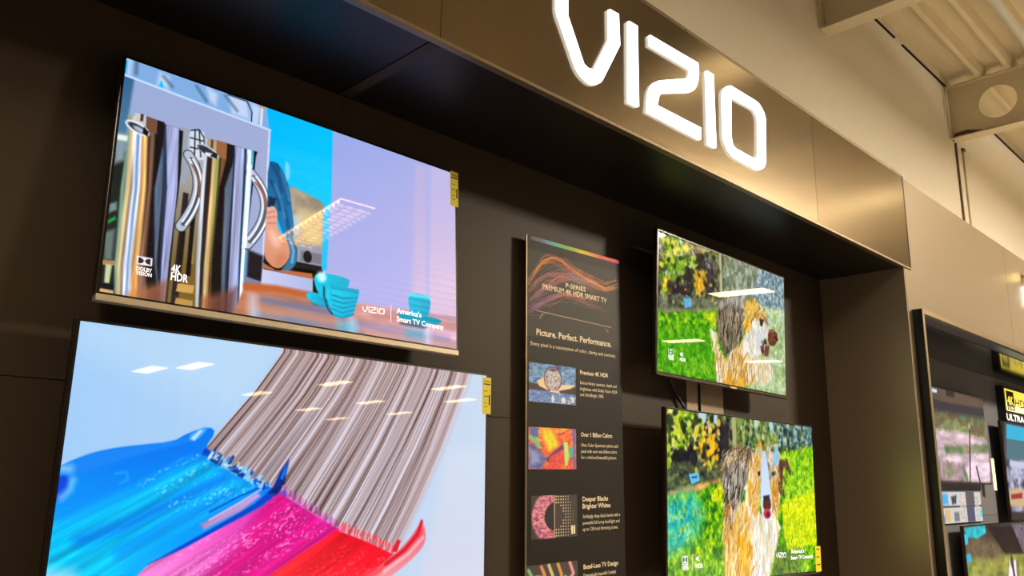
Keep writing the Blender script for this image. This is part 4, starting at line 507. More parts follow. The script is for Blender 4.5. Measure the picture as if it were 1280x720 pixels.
    ('H',[(40,34,30),(120,106,90),(200,186,166),(80,66,54),(226,214,196)],[(5.225,2.709),(8.079,1.97),(7.815,3.543),(6.184,5.34),(5.379,4.901)],{'n':90,'d':(-0.153,0.622),'w':0.11,'seed':55,'a':0.75}),
    ('H',[(246,210,150),(226,160,40),(250,232,200),(190,120,30),(236,180,70)],[(5.144,4.684),(7.405,4.678),(8.569,5.808),(8.404,8.561),(5.232,8.397)],{'n':110,'d':(-0.106,0.694),'w':0.11,'seed':56,'a':0.75}),
    ('H',[(250,250,250),(226,220,214),(236,214,170),(200,190,186)],[(7.785,4.089),(8.747,5.81),(10.924,6.304),(10.012,8.644),(8.057,8.543)],{'n':70,'d':(-0.12,0.713),'w':0.11,'seed':57,'a':0.75}),
    ('H',[(250,226,180),(206,140,40),(240,190,90),(170,110,40)],[(8.043,2.619),(9.381,1.443),(9.495,2.573),(8.955,5.359),(8.075,5.173)],{'n':50,'d':(-0.124,0.414),'w':0.1,'seed':58,'a':0.75}),
    ('H',[(250,226,180),(206,140,40),(170,110,50),(240,200,120)],[(10.842,2.146),(11.787,2.5),(11.486,5.187),(10.708,5.37)],{'n':34,'d':(-0.001,0.427),'w':0.1,'seed':59,'a':0.75}),
    ('H',[(70,50,34),(170,140,100),(220,200,160),(110,84,60)],[(5.426,1.81),(8.92,1.465),(7.513,2.636),(4.969,2.982)],{'n':40,'d':(-0.488,0.447),'w':0.1,'seed':60,'a':0.75}),
    ('H',[(60,36,30),(120,76,54),(90,56,44)],[(11.704,2.309),(12.794,2.37),(12.047,4.233),(11.475,4.047)],{'n':20,'d':(0.094,0.331),'w':0.12,'seed':61,'a':0.75}),
    ('H',[(40,110,10),(150,200,30),(210,226,40),(70,150,20)],[(0.049,4.498),(4.935,3.859),(4.935,7.88),(0.077,7.665)],{'n':110,'d':(-0.033,-0.247),'w':0.09,'seed':62,'a':0.7}),
    ('H',[(90,150,10),(220,230,30),(160,190,20),(240,240,90)],[(12.222,1.997),(16.469,1.574),(16.047,7.882),(11.773,7.719)],{'n':110,'d':(-0.023,-0.244),'w':0.09,'seed':63,'a':0.7}),
    ('P',(96,44,34),[(9.739,4.509),(10.113,4.46),(10.35,4.587),(10.447,4.891),(10.409,5.101),(10.237,5.216),(9.989,5.262),(9.668,5.237),(9.519,5.052),(9.542,4.706)],{'soft':0.1}),
    ('P',(50,40,46),[(9.559,4.44),(10.307,4.365),(10.239,4.669),(9.63,4.764)],{'soft':0.1}),
    ('E',(206,60,70),[(9.953,5.458)],{'soft':0.08,'r':(0.42,0.3)}),
    ('E',(120,20,44),[(10.041,5.528)],{'soft':0.1,'r':(0.26,0.17)}),
    ('E',(30,34,60),[(9.183,3.144)],{'soft':0.08,'r':(0.12,0.13)}),
    ('E',(30,34,60),[(10.82,3.129)],{'soft':0.08,'r':(0.12,0.13)}),
    ('P',(240,240,245),[(1.229,7.518),(1.766,7.54),(1.758,7.899),(1.222,7.894)],{'soft':0.03}),
    ('P',(60,130,40),[(1.282,7.572),(1.314,7.574),(1.375,7.586),(1.426,7.617),(1.46,7.661),(1.471,7.712),(1.458,7.763),(1.422,7.805),(1.37,7.833),(1.308,7.843),(1.276,7.842)],{'soft':0.02}),
    ('P',(60,130,40),[(1.711,7.588),(1.678,7.587),(1.616,7.595),(1.563,7.621),(1.527,7.663),(1.514,7.713),(1.525,7.764),(1.559,7.808),(1.611,7.837),(1.672,7.848),(1.705,7.848)],{'soft':0.02}),
    ('L',(220,230,220),[(2.167,7.476),(2.183,8.28)],{'soft':0.03,'w':0.05}),
  ],
  'TV5': [
    ('P',(70,50,48),[(-3.807,-1.3),(25.976,-1.547),(20.589,11.996),(-6.929,11.53)],{'soft':0.02}),
    ('P',(86,74,60),[(-0.025,-0.31),(19.269,0.344),(18.771,1.701),(-0.395,1.09)],{'soft':0.1}),  # dark top bands: the ceiling's reflection in the glass, painted into the picture
    ('P',(96,76,60),[(3.274,0.176),(14.898,0.231),(14.055,1.147),(3.003,1.135)],{'soft':0.1}),
    ('P',(50,34,34),[(4.693,-0.103),(7.25,-0.159),(7.024,0.587),(4.713,0.609)],{'soft':0.08}),
    ('P',(54,46,52),[(-0.054,1.367),(17.881,1.058),(17.304,2.658),(-0.361,2.519)],{'soft':0.3}),
    ('F',[(90,120,60),(150,160,100),(110,90,60),(70,140,90)],[(-0.72,2.318),(17.495,2.128),(16.363,5.267),(-1.435,5.022)],{'sc':(5,2),'seed':205,'a':0.9,'soft':0.6}),
    ('F',[(226,190,206),(244,220,232),(200,170,180),(236,206,220)],[(-0.764,4.033),(7.631,3.993),(17.17,4.556),(15.508,9.127),(-1.467,8.929)],{'sc':(6,1.6),'seed':206,'a':0.95,'soft':0.5}),
    ('F',[(70,110,60),(110,130,80),(150,130,110),(60,80,60)],[(2.649,5.451),(16.487,4.924),(16.178,5.781),(2.826,6.351)],{'sc':(4,1.2),'seed':207,'a':0.9,'soft':0.4}),
    ('F',[(80,110,60),(130,120,100),(180,150,160),(70,90,70)],[(-0.258,6.737),(7.828,7.143),(8.907,9.005),(-0.856,8.924)],{'sc':(3,2),'seed':208,'a':0.85,'soft':0.4}),
    ('P',(60,46,40),[(-0.816,8.78),(16.111,8.959),(15.868,9.621),(-0.973,9.355)],{'soft':0.3}),
    ('L',(44,30,40),[(10.702,3.516),(9.099,9.16)],{'soft':0.15,'w':0.35}),
    ('E',(170,160,160),[(10.657,3.273)],{'soft':0.2,'r':(0.3,0.35)}),
    ('L',(44,30,40),[(11.651,7.461),(12.203,8.823)],{'soft':0.2,'w':0.4}),
    ('P',(206,226,250),[(0.904,0.145),(2.177,0.19),(2.089,0.508),(0.798,0.537)],{'soft':0.15}),
  ],
  'TV6': [
    ('P',(74,56,44),[(-2.071,-0.787),(19.783,-0.679),(16.278,6.786),(-3.782,4.937)],{'soft':0.02}),
    ('F',[(110,116,50),(160,156,70),(90,120,50),(150,130,90)],[(-0.256,1.637),(15.919,2.426),(14.57,5.422),(-1.065,4.172)],{'sc':(4,1.6),'seed':305,'soft':0.6}),
    ('P',(110,92,70),[(0.111,0.489),(5.056,0.886),(9.873,2.131),(5.412,2.474),(-0.032,1.964)],{'soft':0.6,'n':(0.3,1,1,6)}),
    ('P',(44,32,30),[(4.845,-0.08),(11.115,0.086),(13.62,2.436),(8.627,2.187)],{'soft':0.2,'n':(0.3,1,0.3,6)}),
    ('P',(110,100,110),[(11.115,0.086),(19.322,0.304),(17.978,3.165),(13.62,2.436)],{'soft':0.2,'n':(0.4,0.5,0.5,8)}),
    ('P',(50,180,190),[(0.082,0.061),(4.643,-0.029),(4.81,0.54),(2.718,0.854),(0.371,0.711)],{'soft':0.12,'n':(0.25,0.8,0.8,5)}),
    ('P',(60,190,230),[(-0.377,0.472),(0.77,0.512),(0.564,1.146),(-0.285,1.215)],{'soft':0.08}),
    ('P',(40,176,214),[(-0.144,1.801),(0.854,1.798),(1.014,2.338),(0.014,2.334)],{'soft':0.08}),
    ('P',(236,230,240),[(9.642,2.706),(11.281,2.797),(10.977,4.55),(8.57,4.372)],{'soft':0.2}),
    ('L',(70,40,36),[(10.25,2.74),(10.394,3.923)],{'soft':0.15,'w':0.5}),
    ('E',(90,60,50),[(10.203,2.855)],{'soft':0.15,'r':(0.4,0.5)}),
  ],
  'TV7': [
    ('P',(70,60,66),[(1.235,-0.585),(23.808,-0.171),(17.389,11.866),(-3.276,10.989)],{'soft':0.02}),
    ('P',(40,170,210),[(1.711,0.148),(23.56,0.293),(22.827,1.669),(1.133,1.613)],{'soft':0.1}),
    ('P',(70,110,120),[(1.133,1.613),(22.827,1.669),(21.868,3.466),(0.36,3.575)],{'soft':0.3}),
    ('F',[(40,36,44),(120,116,140),(180,180,206),(70,60,70)],[(0.36,3.575),(21.868,3.466),(19.121,8.618),(-1.493,8.269)],{'sc':(3,2),'seed':405,'soft':0.4}),
    ('P',(200,170,120),[(0.284,6.281),(6.423,6.121),(5.622,7.938),(-0.293,7.718)],{'soft':0.4}),
    ('P',(150,40,50),[(0.61,6.716),(4.31,6.576),(4.086,7.099),(0.435,7.15)],{'soft':0.15}),
    ('P',(190,196,214),[(1.38,3.549),(6.11,3.66),(5.84,4.284),(1.396,4.142)],{'soft':0.2}),
    ('P',(50,36,40),[(-1.493,8.269),(19.121,8.618),(17.389,11.866),(-2.577,11.019)],{'soft':0.2}),
  ],
}

LETTERING = {
  'TV1': [
    ('DOLBY', -0.6119, -0.3127, 0.0479, 0.013, 1),
    ('VISION', -0.6121, -0.3275, 0.0486, 0.013, 1),
    ('4K', -0.504, -0.3001, 0.0312, 0.03, 1),
    ('HDR', -0.503, -0.3247, 0.0561, 0.028, 1),
    ("America's", 0.3975, -0.2929, 0.1256, 0.022, 1),
    ('Smart TV Company', 0.398, -0.3269, 0.2442, 0.022, 1),
  ],
  'TV3': [
    ('DOLBY', -0.5995, -0.3037, 0.0529, 0.016, 1),
    ('VISION', -0.5992, -0.3192, 0.0528, 0.016, 1),
    ('4K', -0.4923, -0.2844, 0.0345, 0.02, 1),
    ('HDR', -0.492, -0.3132, 0.0577, 0.02, 1),
  ],
  'TV4': [
    ('DOLBY', -0.6836, -0.3594, 0.0553, 0.016, 1),
    ('VISION', -0.6839, -0.3754, 0.0552, 0.016, 1),
    ('4K', -0.5593, -0.3346, 0.0373, 0.023, 1),
    ('HDR', -0.5603, -0.3719, 0.0673, 0.023, 1),
    ("America's", 0.4632, -0.3368, 0.1673, 0.024, 1),
    ('Smart TV Company', 0.4605, -0.3725, 0.2823, 0.022, 1),
  ],
  'poster': [
    ('P-SERIES', -0.0805, 0.7777, 0.1556, 0.024, 1),
    ('PREMIUM 4K HDR SMART TV', -0.2513, 0.743, 0.4976, 0.027, 1),
    ('Picture. Perfect. Performance.', -0.2947, 0.5091, 0.5724, 0.032, 1),
    ('Every pixel is a masterpiece of color, clarity and contrast.', -0.3337, 0.4557, 0.6468, 0.019, 0),
    ('Premium 4K HDR', 0.0222, 0.3444, 0.2241, 0.022, 1),
    ('Extraordinary contrast, depth and', 0.0226, 0.295, 0.2921, 0.017, 0),
    ('brightness with Dolby Vision HDR', 0.0221, 0.2644, 0.2984, 0.017, 0),
    ('and UltraBright 1000.', 0.0216, 0.2354, 0.1857, 0.017, 0),
    ('Over 1 Billion Colors', 0.0243, 0.0344, 0.2456, 0.022, 1),
    ('Ultra Color Spectrum paints each', 0.0247, -0.0145, 0.2931, 0.017, 0),
    ('pixel with over one billion colors', 0.0242, -0.0449, 0.2827, 0.017, 0),
    ('for a vivid and beautiful picture.', 0.0237, -0.0741, 0.2789, 0.017, 0),
    ('Deeper Blacks', 0.0309, -0.2779, 0.196, 0.023, 1),
    ('Brighter Whites', 0.0304, -0.3113, 0.2159, 0.023, 1),
    ('Strikingly deep black levels with a', 0.0314, -0.3573, 0.2911, 0.017, 0),
    ('powerful full array backlight and', 0.0308, -0.3876, 0.2855, 0.017, 0),
    ('up to 128 local dimming zones.', 0.0303, -0.417, 0.2726, 0.017, 0),
    ('Bezel-Less TV Design', 0.0324, -0.5937, 0.2659, 0.022, 1),
    ('Dramatically beautiful 3-sided', 0.0317, -0.6314, 0.2461, 0.017, 0),
  ],
}


# ------------------------------------------------------------------ helpers
def lin(c):
    c = np.asarray(c, float) / 255.0
    return np.where(c <= 0.04045, c / 12.92, ((c + 0.055) / 1.055) ** 2.4)

def mat(name, srgb, rough=0.5, metal=0.0, spec=0.5, bump=0.0, scale=40.0, vary=0.0, stretch=(1, 1, 1), coat=0.0):
    m = bpy.data.materials.new(name); m.use_nodes = True
    nt = m.node_tree; b = nt.nodes['Principled BSDF']
    c = [float(v) for v in lin(srgb)]
    b.inputs['Base Color'].default_value = (*c, 1)
    b.inputs['Roughness'].default_value = rough
    b.inputs['Metallic'].default_value = metal
    b.inputs['Specular IOR Level'].default_value = spec
    if coat: b.inputs['Coat Weight'].default_value = coat; b.inputs['Coat Roughness'].default_value = 0.12
    if bump or vary:
        tc = nt.nodes.new('ShaderNodeTexCoord'); mp = nt.nodes.new('ShaderNodeMapping')
        mp.inputs['Scale'].default_value = stretch
        nz = nt.nodes.new('ShaderNodeTexNoise'); nz.inputs['Scale'].default_value = scale; nz.inputs['Detail'].default_value = 4
        nt.links.new(tc.outputs['Object'], mp.inputs['Vector']); nt.links.new(mp.outputs['Vector'], nz.inputs['Vector'])
        if bump:
            bp = nt.nodes.new('ShaderNodeBump'); bp.inputs['Strength'].default_value = bump; bp.inputs['Distance'].default_value = 0.002
            nt.links.new(nz.outputs['Fac'], bp.inputs['Height']); nt.links.new(bp.outputs['Normal'], b.inputs['Normal'])
        if vary:
            mx = nt.nodes.new('ShaderNodeMix'); mx.data_type = 'RGBA'
            mx.inputs['A'].default_value = (*[v * (1 - vary) for v in c], 1); mx.inputs['B'].default_value = (*[min(1, v * (1 + vary)) for v in c], 1)
            nt.links.new(nz.outputs['Fac'], mx.inputs['Factor']); nt.links.new(mx.outputs['Result'], b.inputs['Base Color'])
    return m

def glow(name, srgb, strength):
    m = bpy.data.materials.new(name); m.use_nodes = True
    b = m.node_tree.nodes['Principled BSDF']
    c = [float(v) for v in lin(srgb)]
    b.inputs['Base Color'].default_value = (0.5, 0.5, 0.5, 1)
    b.inputs['Emission Color'].default_value = (*c, 1)
    b.inputs['Emission Strength'].default_value = strength
    return m

def picture_mat(name, lit, rough=0.02):
    m = bpy.data.materials.new(name); m.use_nodes = True
    nt = m.node_tree; b = nt.nodes['Principled BSDF']
    a = nt.nodes.new('ShaderNodeAttribute'); a.attribute_name = 'picture'
    b.inputs['Roughness'].default_value = rough
    b.inputs['Specular IOR Level'].default_value = 0.3
    if lit:
        b.inputs['Base Color'].default_value = (0.004, 0.004, 0.005, 1)
        nt.links.new(a.outputs['Color'], b.inputs['Emission Color'])
        b.inputs['Emission Strength'].default_value = 1.1
    else:
        nt.links.new(a.outputs['Color'], b.inputs['Base Color'])
    return m

def box(bm, x0, x1, y0, y1, z0, z1, bevel=0.0):
    vs = [bm.verts.new((x, y, z)) for x in (x0, x1) for y in (y0, y1) for z in (z0, z1)]
    fs = [bm.faces.new([vs[i] for i in q]) for q in ((0, 1, 3, 2), (4, 6, 7, 5), (0, 4, 5, 1), (2, 3, 7, 6), (0, 2, 6, 4), (1, 5, 7, 3))]
    if bevel:
        es = list({e for f in fs for e in f.edges})
        bmesh.ops.bevel(bm, geom=es, offset=bevel, segments=2, affect='EDGES', profile=0.5)

def tube(bm, pts, r, n=10):
    pts = [Vector(p) for p in pts]; rings = []
    for i, p in enumerate(pts):
        t = (pts[min(i + 1, len(pts) - 1)] - pts[max(i - 1, 0)]).normalized()
        a = t.cross(Vector((0, 0, 1)) if abs(t.z) < 0.9 else Vector((1, 0, 0))).normalized(); b = t.cross(a)
        rings.append([bm.verts.new(p + r * (math.cos(k * 2 * math.pi / n) * a + math.sin(k * 2 * math.pi / n) * b)) for k in range(n)])
    for A, B in zip(rings, rings[1:]):
        for k in range(n): bm.faces.new((A[k], A[(k + 1) % n], B[(k + 1) % n], B[k]))
    bm.faces.new(list(reversed(rings[0]))); bm.faces.new(rings[-1])

def prism(bm, outer, inner, y0, y1):
    """flat outline in (x, z), pulled from y0 (front) to y1 (back)"""
    def loop(p, y): return [bm.verts.new((a, y, b)) for a, b in p]
    F = [loop(outer, y0)] + ([loop(inner, y0)] if inner else [])
    B = [loop(outer, y1)] + ([loop(inner, y1)] if inner else [])
    for L in (F, B):
        es = []
        for l in L:
            for k in range(len(l)): es.append(bm.edges.new((l[k], l[(k + 1) % len(l)])))
        bmesh.ops.triangle_fill(bm, edges=es, use_beauty=True)
    for a, b in zip(F, B):
        for k in range(len(a)): bm.faces.new((a[k], a[(k + 1) % len(a)], b[(k + 1) % len(a)], b[k]))

def obj(name, bm, m, parent=None, smooth=False):
    bmesh.ops.recalc_face_normals(bm, faces=bm.faces)
    me = bpy.data.meshes.new(name); bm.to_mesh(me); bm.free()
    if smooth:
        for p in me.polygons: p.use_smooth = True
    me.materials.append(m)
    o = bpy.data.objects.new(name, me); COL.objects.link(o)
    if parent: o.parent = parent
    return o

def boxobj(name, dims, m, parent=None, bevel=0.0):
    bm = bmesh.new(); box(bm, *dims, bevel=bevel)
    return obj(name, bm, m, parent)

def thing(name, label, cat, loc=(0, 0, 0), group=None):
    o = bpy.data.objects.new(name, None); COL.objects.link(o)
    o.location = loc; o['label'] = label; o['category'] = cat
    o.empty_display_size = 0.1
    if group: o['group'] = group
    return o

def structure(o):
    o['kind'] = 'structure'; return o

# ------------------------------------------------------------------ picture painter: colours the points of a fine flat grid, 16 x 9 units
def vnoise(x, y, seed):
    T = np.random.RandomState(seed).rand(64, 64)
    xi = np.floor(x).astype(int); yi = np.floor(y).astype(int); fx = x - xi; fy = y - yi
    fx = fx * fx * (3 - 2 * fx); fy = fy * fy * (3 - 2 * fy)
    g = lambda a, b: T[a % 64, b % 64]
    return (g(xi, yi) * (1 - fx) + g(xi + 1, yi) * fx) * (1 - fy) + (g(xi, yi + 1) * (1 - fx) + g(xi + 1, yi + 1) * fx) * fy

def fbm(x, y, seed, octaves=3):
    s = 0; a = 1; t = 0
    for k in range(octaves):
        s = s + a * vnoise(x * 2 ** k + 7.3 * k, y * 2 ** k + 3.1 * k, seed + k); t += a; a *= 0.6
    return s / t

def poly_sd(px, py, pts):
    """signed distance to a polygon, negative inside"""
    d = np.full(px.shape, 1e9); ins = np.zeros(px.shape, bool); n = len(pts)
    for i in range(n):
        ax, ay = pts[i]; bx, by = pts[(i + 1) % n]
        ex, ey = bx - ax, by - ay; L = ex * ex + ey * ey + 1e-12
        t = np.clip(((px - ax) * ex + (py - ay) * ey) / L, 0, 1)
        d = np.minimum(d, (px - ax - t * ex) ** 2 + (py - ay - t * ey) ** 2)
        c = (ay > py) != (by > py)
        ins ^= c & (px < (bx - ax) * (py - ay) / (by - ay + 1e-12) + ax)
    d = np.sqrt(d)
    return np.where(ins, -d, d)

def line_d(px, py, pts):
    d = np.full(px.shape, 1e9)
    for (ax, ay), (bx, by) in zip(pts, pts[1:]):
        ex, ey = bx - ax, by - ay; L = ex * ex + ey * ey + 1e-12
        t = np.clip(((px - ax) * ex + (py - ay) * ey) / L, 0, 1)
        d = np.minimum(d, (px - ax - t * ex) ** 2 + (py - ay - t * ey) ** 2)
    return np.sqrt(d)

class Canvas:
    def __init__(s, nx, ny, W=16.0, H=9.0, base=(0, 0, 0)):
        s.nx, s.ny, s.W, s.H = nx, ny, W, H
        s.x, s.y = np.meshgrid(np.linspace(0, W, nx), np.linspace(0, H, ny))
        s.c = np.zeros((ny, nx, 3)) + np.array(base, float)
        s.px = W / nx
    def window(s, pts, pad):
        P = np.array(pts)
        x0, y0 = P.min(0) - pad; x1, y1 = P.max(0) + pad
        i0 = max(0, int(x0 / s.W * (s.nx - 1))); i1 = min(s.nx, int(x1 / s.W * (s.nx - 1)) + 2)
        j0 = max(0, int(y0 / s.H * (s.ny - 1))); j1 = min(s.ny, int(y1 / s.H * (s.ny - 1)) + 2)
        if i1 <= i0 or j1 <= j0: return None
        return (slice(j0, j1), slice(i0, i1))
    def put(s, w, a, col):
        a = np.clip(a, 0, 1)[..., None]
        s.c[w] = s.c[w] * (1 - a) + a * col
    def run(s, ops):
        for kind, col, pts, k in ops:
            if kind in 'HV':
                # strands of hair / grass (H) or small leaves (V) scattered inside an outline
                rnd = random.Random(k['seed']); P = np.array(pts); made = 0; ops2 = []
                while made < k['n']:
                    qx = rnd.uniform(P[:, 0].min(), P[:, 0].max()); qy = rnd.uniform(P[:, 1].min(), P[:, 1].max())
                    if poly_sd(np.array([qx]), np.array([qy]), pts)[0] > 0: continue
                    made += 1
                    if kind == 'V':
                        r = k['r'] * rnd.uniform(0.5, 1.3)
                        ops2.append(('E', rnd.choice(col), [(qx, qy)], dict(r=(r, r * rnd.uniform(0.5, 1.4)), rot=rnd.uniform(-1, 1), soft=0.1, a=k['a'])))
                    else:
                        l = rnd.uniform(0.5, 1.3); tw = rnd.gauss(0, 0.28); dx, dy = k['d']; dx, dy = dx * l - dy * tw * l, dy * l + dx * tw * l
                        b = rnd.gauss(0, 0.04)
                        ops2.append(('L', rnd.choice(col), [(qx, qy), (qx + dx * 0.5 + b, qy + dy * 0.5), (qx + dx, qy + dy)], dict(w=k['w'] * rnd.uniform(0.6, 1.3), soft=0.05, a=k['a'])))
                s.run(ops2); continue
            col = np.array(col, float) if kind != 'F' else col
            soft = max(k.get('soft', 0.05), s.px * 0.7); al = k.get('a', 1.0)
            if kind in ('P', 'F', 'D'):
                w = s.window(pts, soft)
                if w is None: continue
                X, Y = s.x[w], s.y[w]
                if kind == 'F': soft = max(k.get('soft', 0.22), soft)
                sd = poly_sd(X, Y, pts)
                if kind == 'F':
                    sx, sy = k['sc']; sd = sd + 0.35 * (fbm(X / 0.3, Y / 0.3, k['seed'] + 50, 2) - 0.5)
                    n = fbm(X / sx, Y / sy, k['seed'], 4); n = np.clip((n - 0.27) / 0.46, 0, 0.999) * (len(col) - 1)
                    i = np.floor(n).astype(int); f = (n - i)[..., None]; C = np.array(col, float)
                    c = C[i] * (1 - f) + C[np.minimum(i + 1, len(col) - 1)] * f
                    c = c * (0.78 + 0.44 * fbm(X / sx * 2.3, Y / sy * 2.3, k['seed'] + 20, 2))[..., None]
                    s.put(w, al * np.clip(0.5 - sd / soft, 0, 1), c); continue
                a = al * np.clip(0.5 - sd / soft, 0, 1)
                if kind == 'D':
                    # glints where the canvas weave shows through the paint, in rows along the stroke
                    p = X * 0.86 - Y * 0.5; q = X * 0.5 + Y * 0.86
                    n = vnoise(p / 0.085, q / 0.055, k['seed']) * (0.35 + 0.65 * vnoise(p / 1.5, q / 0.2, k['seed'] + 1))
                    s.put(w, a * np.clip((n - 0.40) * 3, 0, 1), col); continue
                c = np.zeros(X.shape + (3,)) + col
                if 'g' in k:
                    (ax, ay), (bx, by), c2 = k['g']; ex, ey = bx - ax, by - ay
                    t = np.clip(((X - ax) * ex + (Y - ay) * ey) / (ex * ex + ey * ey + 1e-9), 0, 1)[..., None]
                    c = c * (1 - t) + np.array(c2, float) * t
                if 'n' in k:
                    am, sx, sy, sd_ = k['n']; c = c * (1 + am * 2 * (fbm(X / sx * 2, Y / sy * 2, int(sd_)) - 0.5))[..., None]
                if 'k' in k:
                    am, sc, sd_ = k['k']; p = X * 0.86 - Y * 0.5; q = X * 0.5 + Y * 0.86
                    c = c * (1 + am * 1.2 * (fbm(p / 4.0, q / sc, int(sd_)) - 0.5))[..., None] + 60 * am * (fbm(p / 3.0, q / (sc * 0.6), int(sd_) + 5) - 0.5)[..., None]
                s.put(w, a, c)
            elif kind == 'L':
                w = s.window(pts, k['w'] + soft)
                if w is None: continue
                d = line_d(s.x[w], s.y[w], pts)
                s.put(w, al * np.clip(0.5 - (d - k['w'] / 2) / soft, 0, 1) * min(1.0, k['w'] / s.px / 0.8), col)
            elif kind == 'E':
                rx, ry = k['r']; w = s.window(pts, max(rx, ry) + soft)
                if w is None: continue
                X = s.x[w] - pts[0][0]; Y = s.y[w] - pts[0][1]; r = k.get('rot', 0.0)
                X, Y = X * math.cos(r) + Y * math.sin(r), -X * math.sin(r) + Y * math.cos(r)
                q = np.sqrt((X / rx) ** 2 + (Y / ry) ** 2)
                s.put(w, al * np.clip(0.5 - (q - 1) * min(rx, ry) / soft, 0, 1), col)
            elif kind == 'W':
                n = vnoise(s.x / 0.16, s.y / 30 + 0.5, 71) * np.clip((s.y + 1) / 5, 0.4, 1) * np.clip(1.3 - s.x / 8, 0.2, 1)
                s.put((slice(0, s.ny), slice(0, s.nx)), k['a'] * n, col)
            elif kind == 'B':
                s.bristles(pts, k['low'])
    def bristles(s, pts, low):
        L, R = pts[:5], pts[5:]
        lp = np.array(L); rp = np.array(R); X, Y = s.x, s.y
        xl = np.interp(Y, lp[:, 1], lp[:, 0]); xr = np.interp(Y, rp[:, 1], rp[:, 0])
        lx, ly = lp[-1]; k0 = (lp[-1] - lp[-2]); below = Y > ly
        xl = np.where(below, lx + (Y - ly) * k0[0] / k0[1], xl)
        u = (X - xl) / np.maximum(xr - xl, 0.05)
        lw = np.array(low); yb = np.interp(X, lw[:, 0], lw[:, 1]) + 0.14 * (vnoise(X / 0.07, X * 0, 5) - 0.5)
        m = np.clip((u + 0.002) * 120, 0, 1) * np.clip((1.0 - u) * 22, 0, 1) * np.clip((yb - Y) / 0.05, 0, 1)
        v = Y / 9.0
        uu = u + 0.012 * (vnoise(u * 9, v * 2.2, 8) - 0.5)
        a = vnoise(uu * 44, v * 0.9, 1); b = vnoise(uu * 120, v * 1.2 + 4, 2); c = vnoise(uu * 225, v * 1.6 + 9, 3)
        t = np.clip(0.54 + 0.40 * (a - 0.5) + 0.66 * (b - 0.5) + 0.75 * (c - 0.5), 0, 1)
        ramp = np.array([[84, 60, 58], [136, 112, 110], [164, 144, 148], [190, 176, 184], [218, 210, 224]], float)
        n = np.clip(t * 1.12 - 0.02, 0, 0.999) * 4; i = np.floor(n).astype(int); f = (n - i)[..., None]
        col = ramp[i] * (1 - f) + ramp[np.minimum(i + 1, 4)] * f
        gap = np.clip((vnoise(uu * 26, v * 0.7 + 2, 12) - 0.80) * 8, 0, 1) * np.clip(v * 2.0 - 0.35, 0, 1) * np.clip(1.2 - u * 1.1, 0, 1)
        col = col * (1 - 0.85 * gap[..., None])
        warm = np.clip(0.35 - v, 0, 0.35)[..., None] / 0.35
        col = col * (1 - 0.25 * warm) + warm * 0.25 * np.array([170, 130, 110.])
        pink = np.clip((u - 0.86) / 0.14, 0, 1)[..., None]
        col = col * (1 - 0.5 * pink) + 0.5 * pink * np.array([232, 206, 212.])
        s.put((slice(0, s.ny), slice(0, s.nx)), m, col)

def grid_picture(name, cv, x0, x1, z0, z1, y, m, parent):
    """flat sheet facing -y, one painted point per grid vertex"""
    nx, ny = cv.nx, cv.ny
    X, Z = np.meshgrid(np.linspace(x0, x1, nx), np.linspace(z1, z0, ny))
    co = np.stack([X, np.full_like(X, y), Z], -1).reshape(-1, 3)
    i = np.arange(nx * ny).reshape(ny, nx)
    q = np.stack([i[1:, :-1], i[1:, 1:], i[:-1, 1:], i[:-1, :-1]], -1).reshape(-1, 4)
    me = bpy.data.meshes.new(name)
    me.vertices.add(len(co)); me.vertices.foreach_set('co', co.ravel().astype(np.float32))
    me.loops.add(q.size); me.loops.foreach_set('vertex_index', q.ravel().astype(np.int32))
    me.polygons.add(len(q)); me.polygons.foreach_set('loop_start', np.arange(0, q.size, 4, dtype=np.int32))
    me.update(calc_edges=True)
    at = me.color_attributes.new('picture', 'FLOAT_COLOR', 'POINT')
    c = lin(np.clip(cv.c, 0, 255)).reshape(-1, 3)
    at.data.foreach_set('color', np.concatenate([c, np.ones((len(c), 1))], 1).ravel().astype(np.float32))
    me.materials.append(m)
    o = bpy.data.objects.new(name, me); COL.objects.link(o)
    if parent: o.parent = parent
    return o

def text_bm(bm, s, x, z, width, cap, bold, y):
    cu = bpy.data.curves.new('t', 'FONT'); cu.body = s; cu.size = 1.0; cu.offset = 0.022 if bold else 0.004
    cu.resolution_u = 2
    to = bpy.data.objects.new('t', cu); COL.objects.link(to)
    dg = bpy.context.evaluated_depsgraph_get()
    me = bpy.data.meshes.new_from_object(to.evaluated_get(dg))
    xs = [v.co.x for v in me.vertices]; x0, x1 = min(xs), max(xs)
    sx = width / (x1 - x0); sz = cap / 0.729
    vs = [bm.verts.new((x + (v.co.x - x0) * sx, y, z + v.co.y * sz)) for v in me.vertices]
    for p in me.polygons:
        try: bm.faces.new([vs[k] for k in p.vertices])
        except ValueError: pass
    bpy.data.objects.remove(to); bpy.data.curves.remove(cu); bpy.data.meshes.remove(me)

def lettering(key, parent, m, y, name='lettering'):
    bm = bmesh.new()
    for s, x, z, wd, cap, bold in LETTERING[key]: text_bm(bm, s, x, z, wd, cap, bold, y)
    for f in bm.faces:
        if f.normal.y > 0: f.normal_flip()
    me = bpy.data.meshes.new(name); bm.to_mesh(me); bm.free(); me.materials.append(m)
    o = bpy.data.objects.new(name, me); COL.objects.link(o); o.parent = parent; o['kind'] = 'stuff'
    return o

def wordmark(parent, a, b, hgt, m, y):
    """the maker's mark as small flat letters between two points of the screen"""
    bm = bmesh.new(); k = (b[0] - a[0]) / 1.75
    for nm, outer, inner in LOGO:
        f = lambda P: [(a[0] + (px - 2.24) * k, a[1] + (b[1] - a[1]) * (px - 2.24) / 1.75 + (pz - 3.262) / 0.415 * hgt) for px, pz in P]
        prism(bm, f(outer), f(inner) if inner else [], y, y + 0.0004)
    o = obj('wordmark', bm, m, parent); o['kind'] = 'stuff'; return o

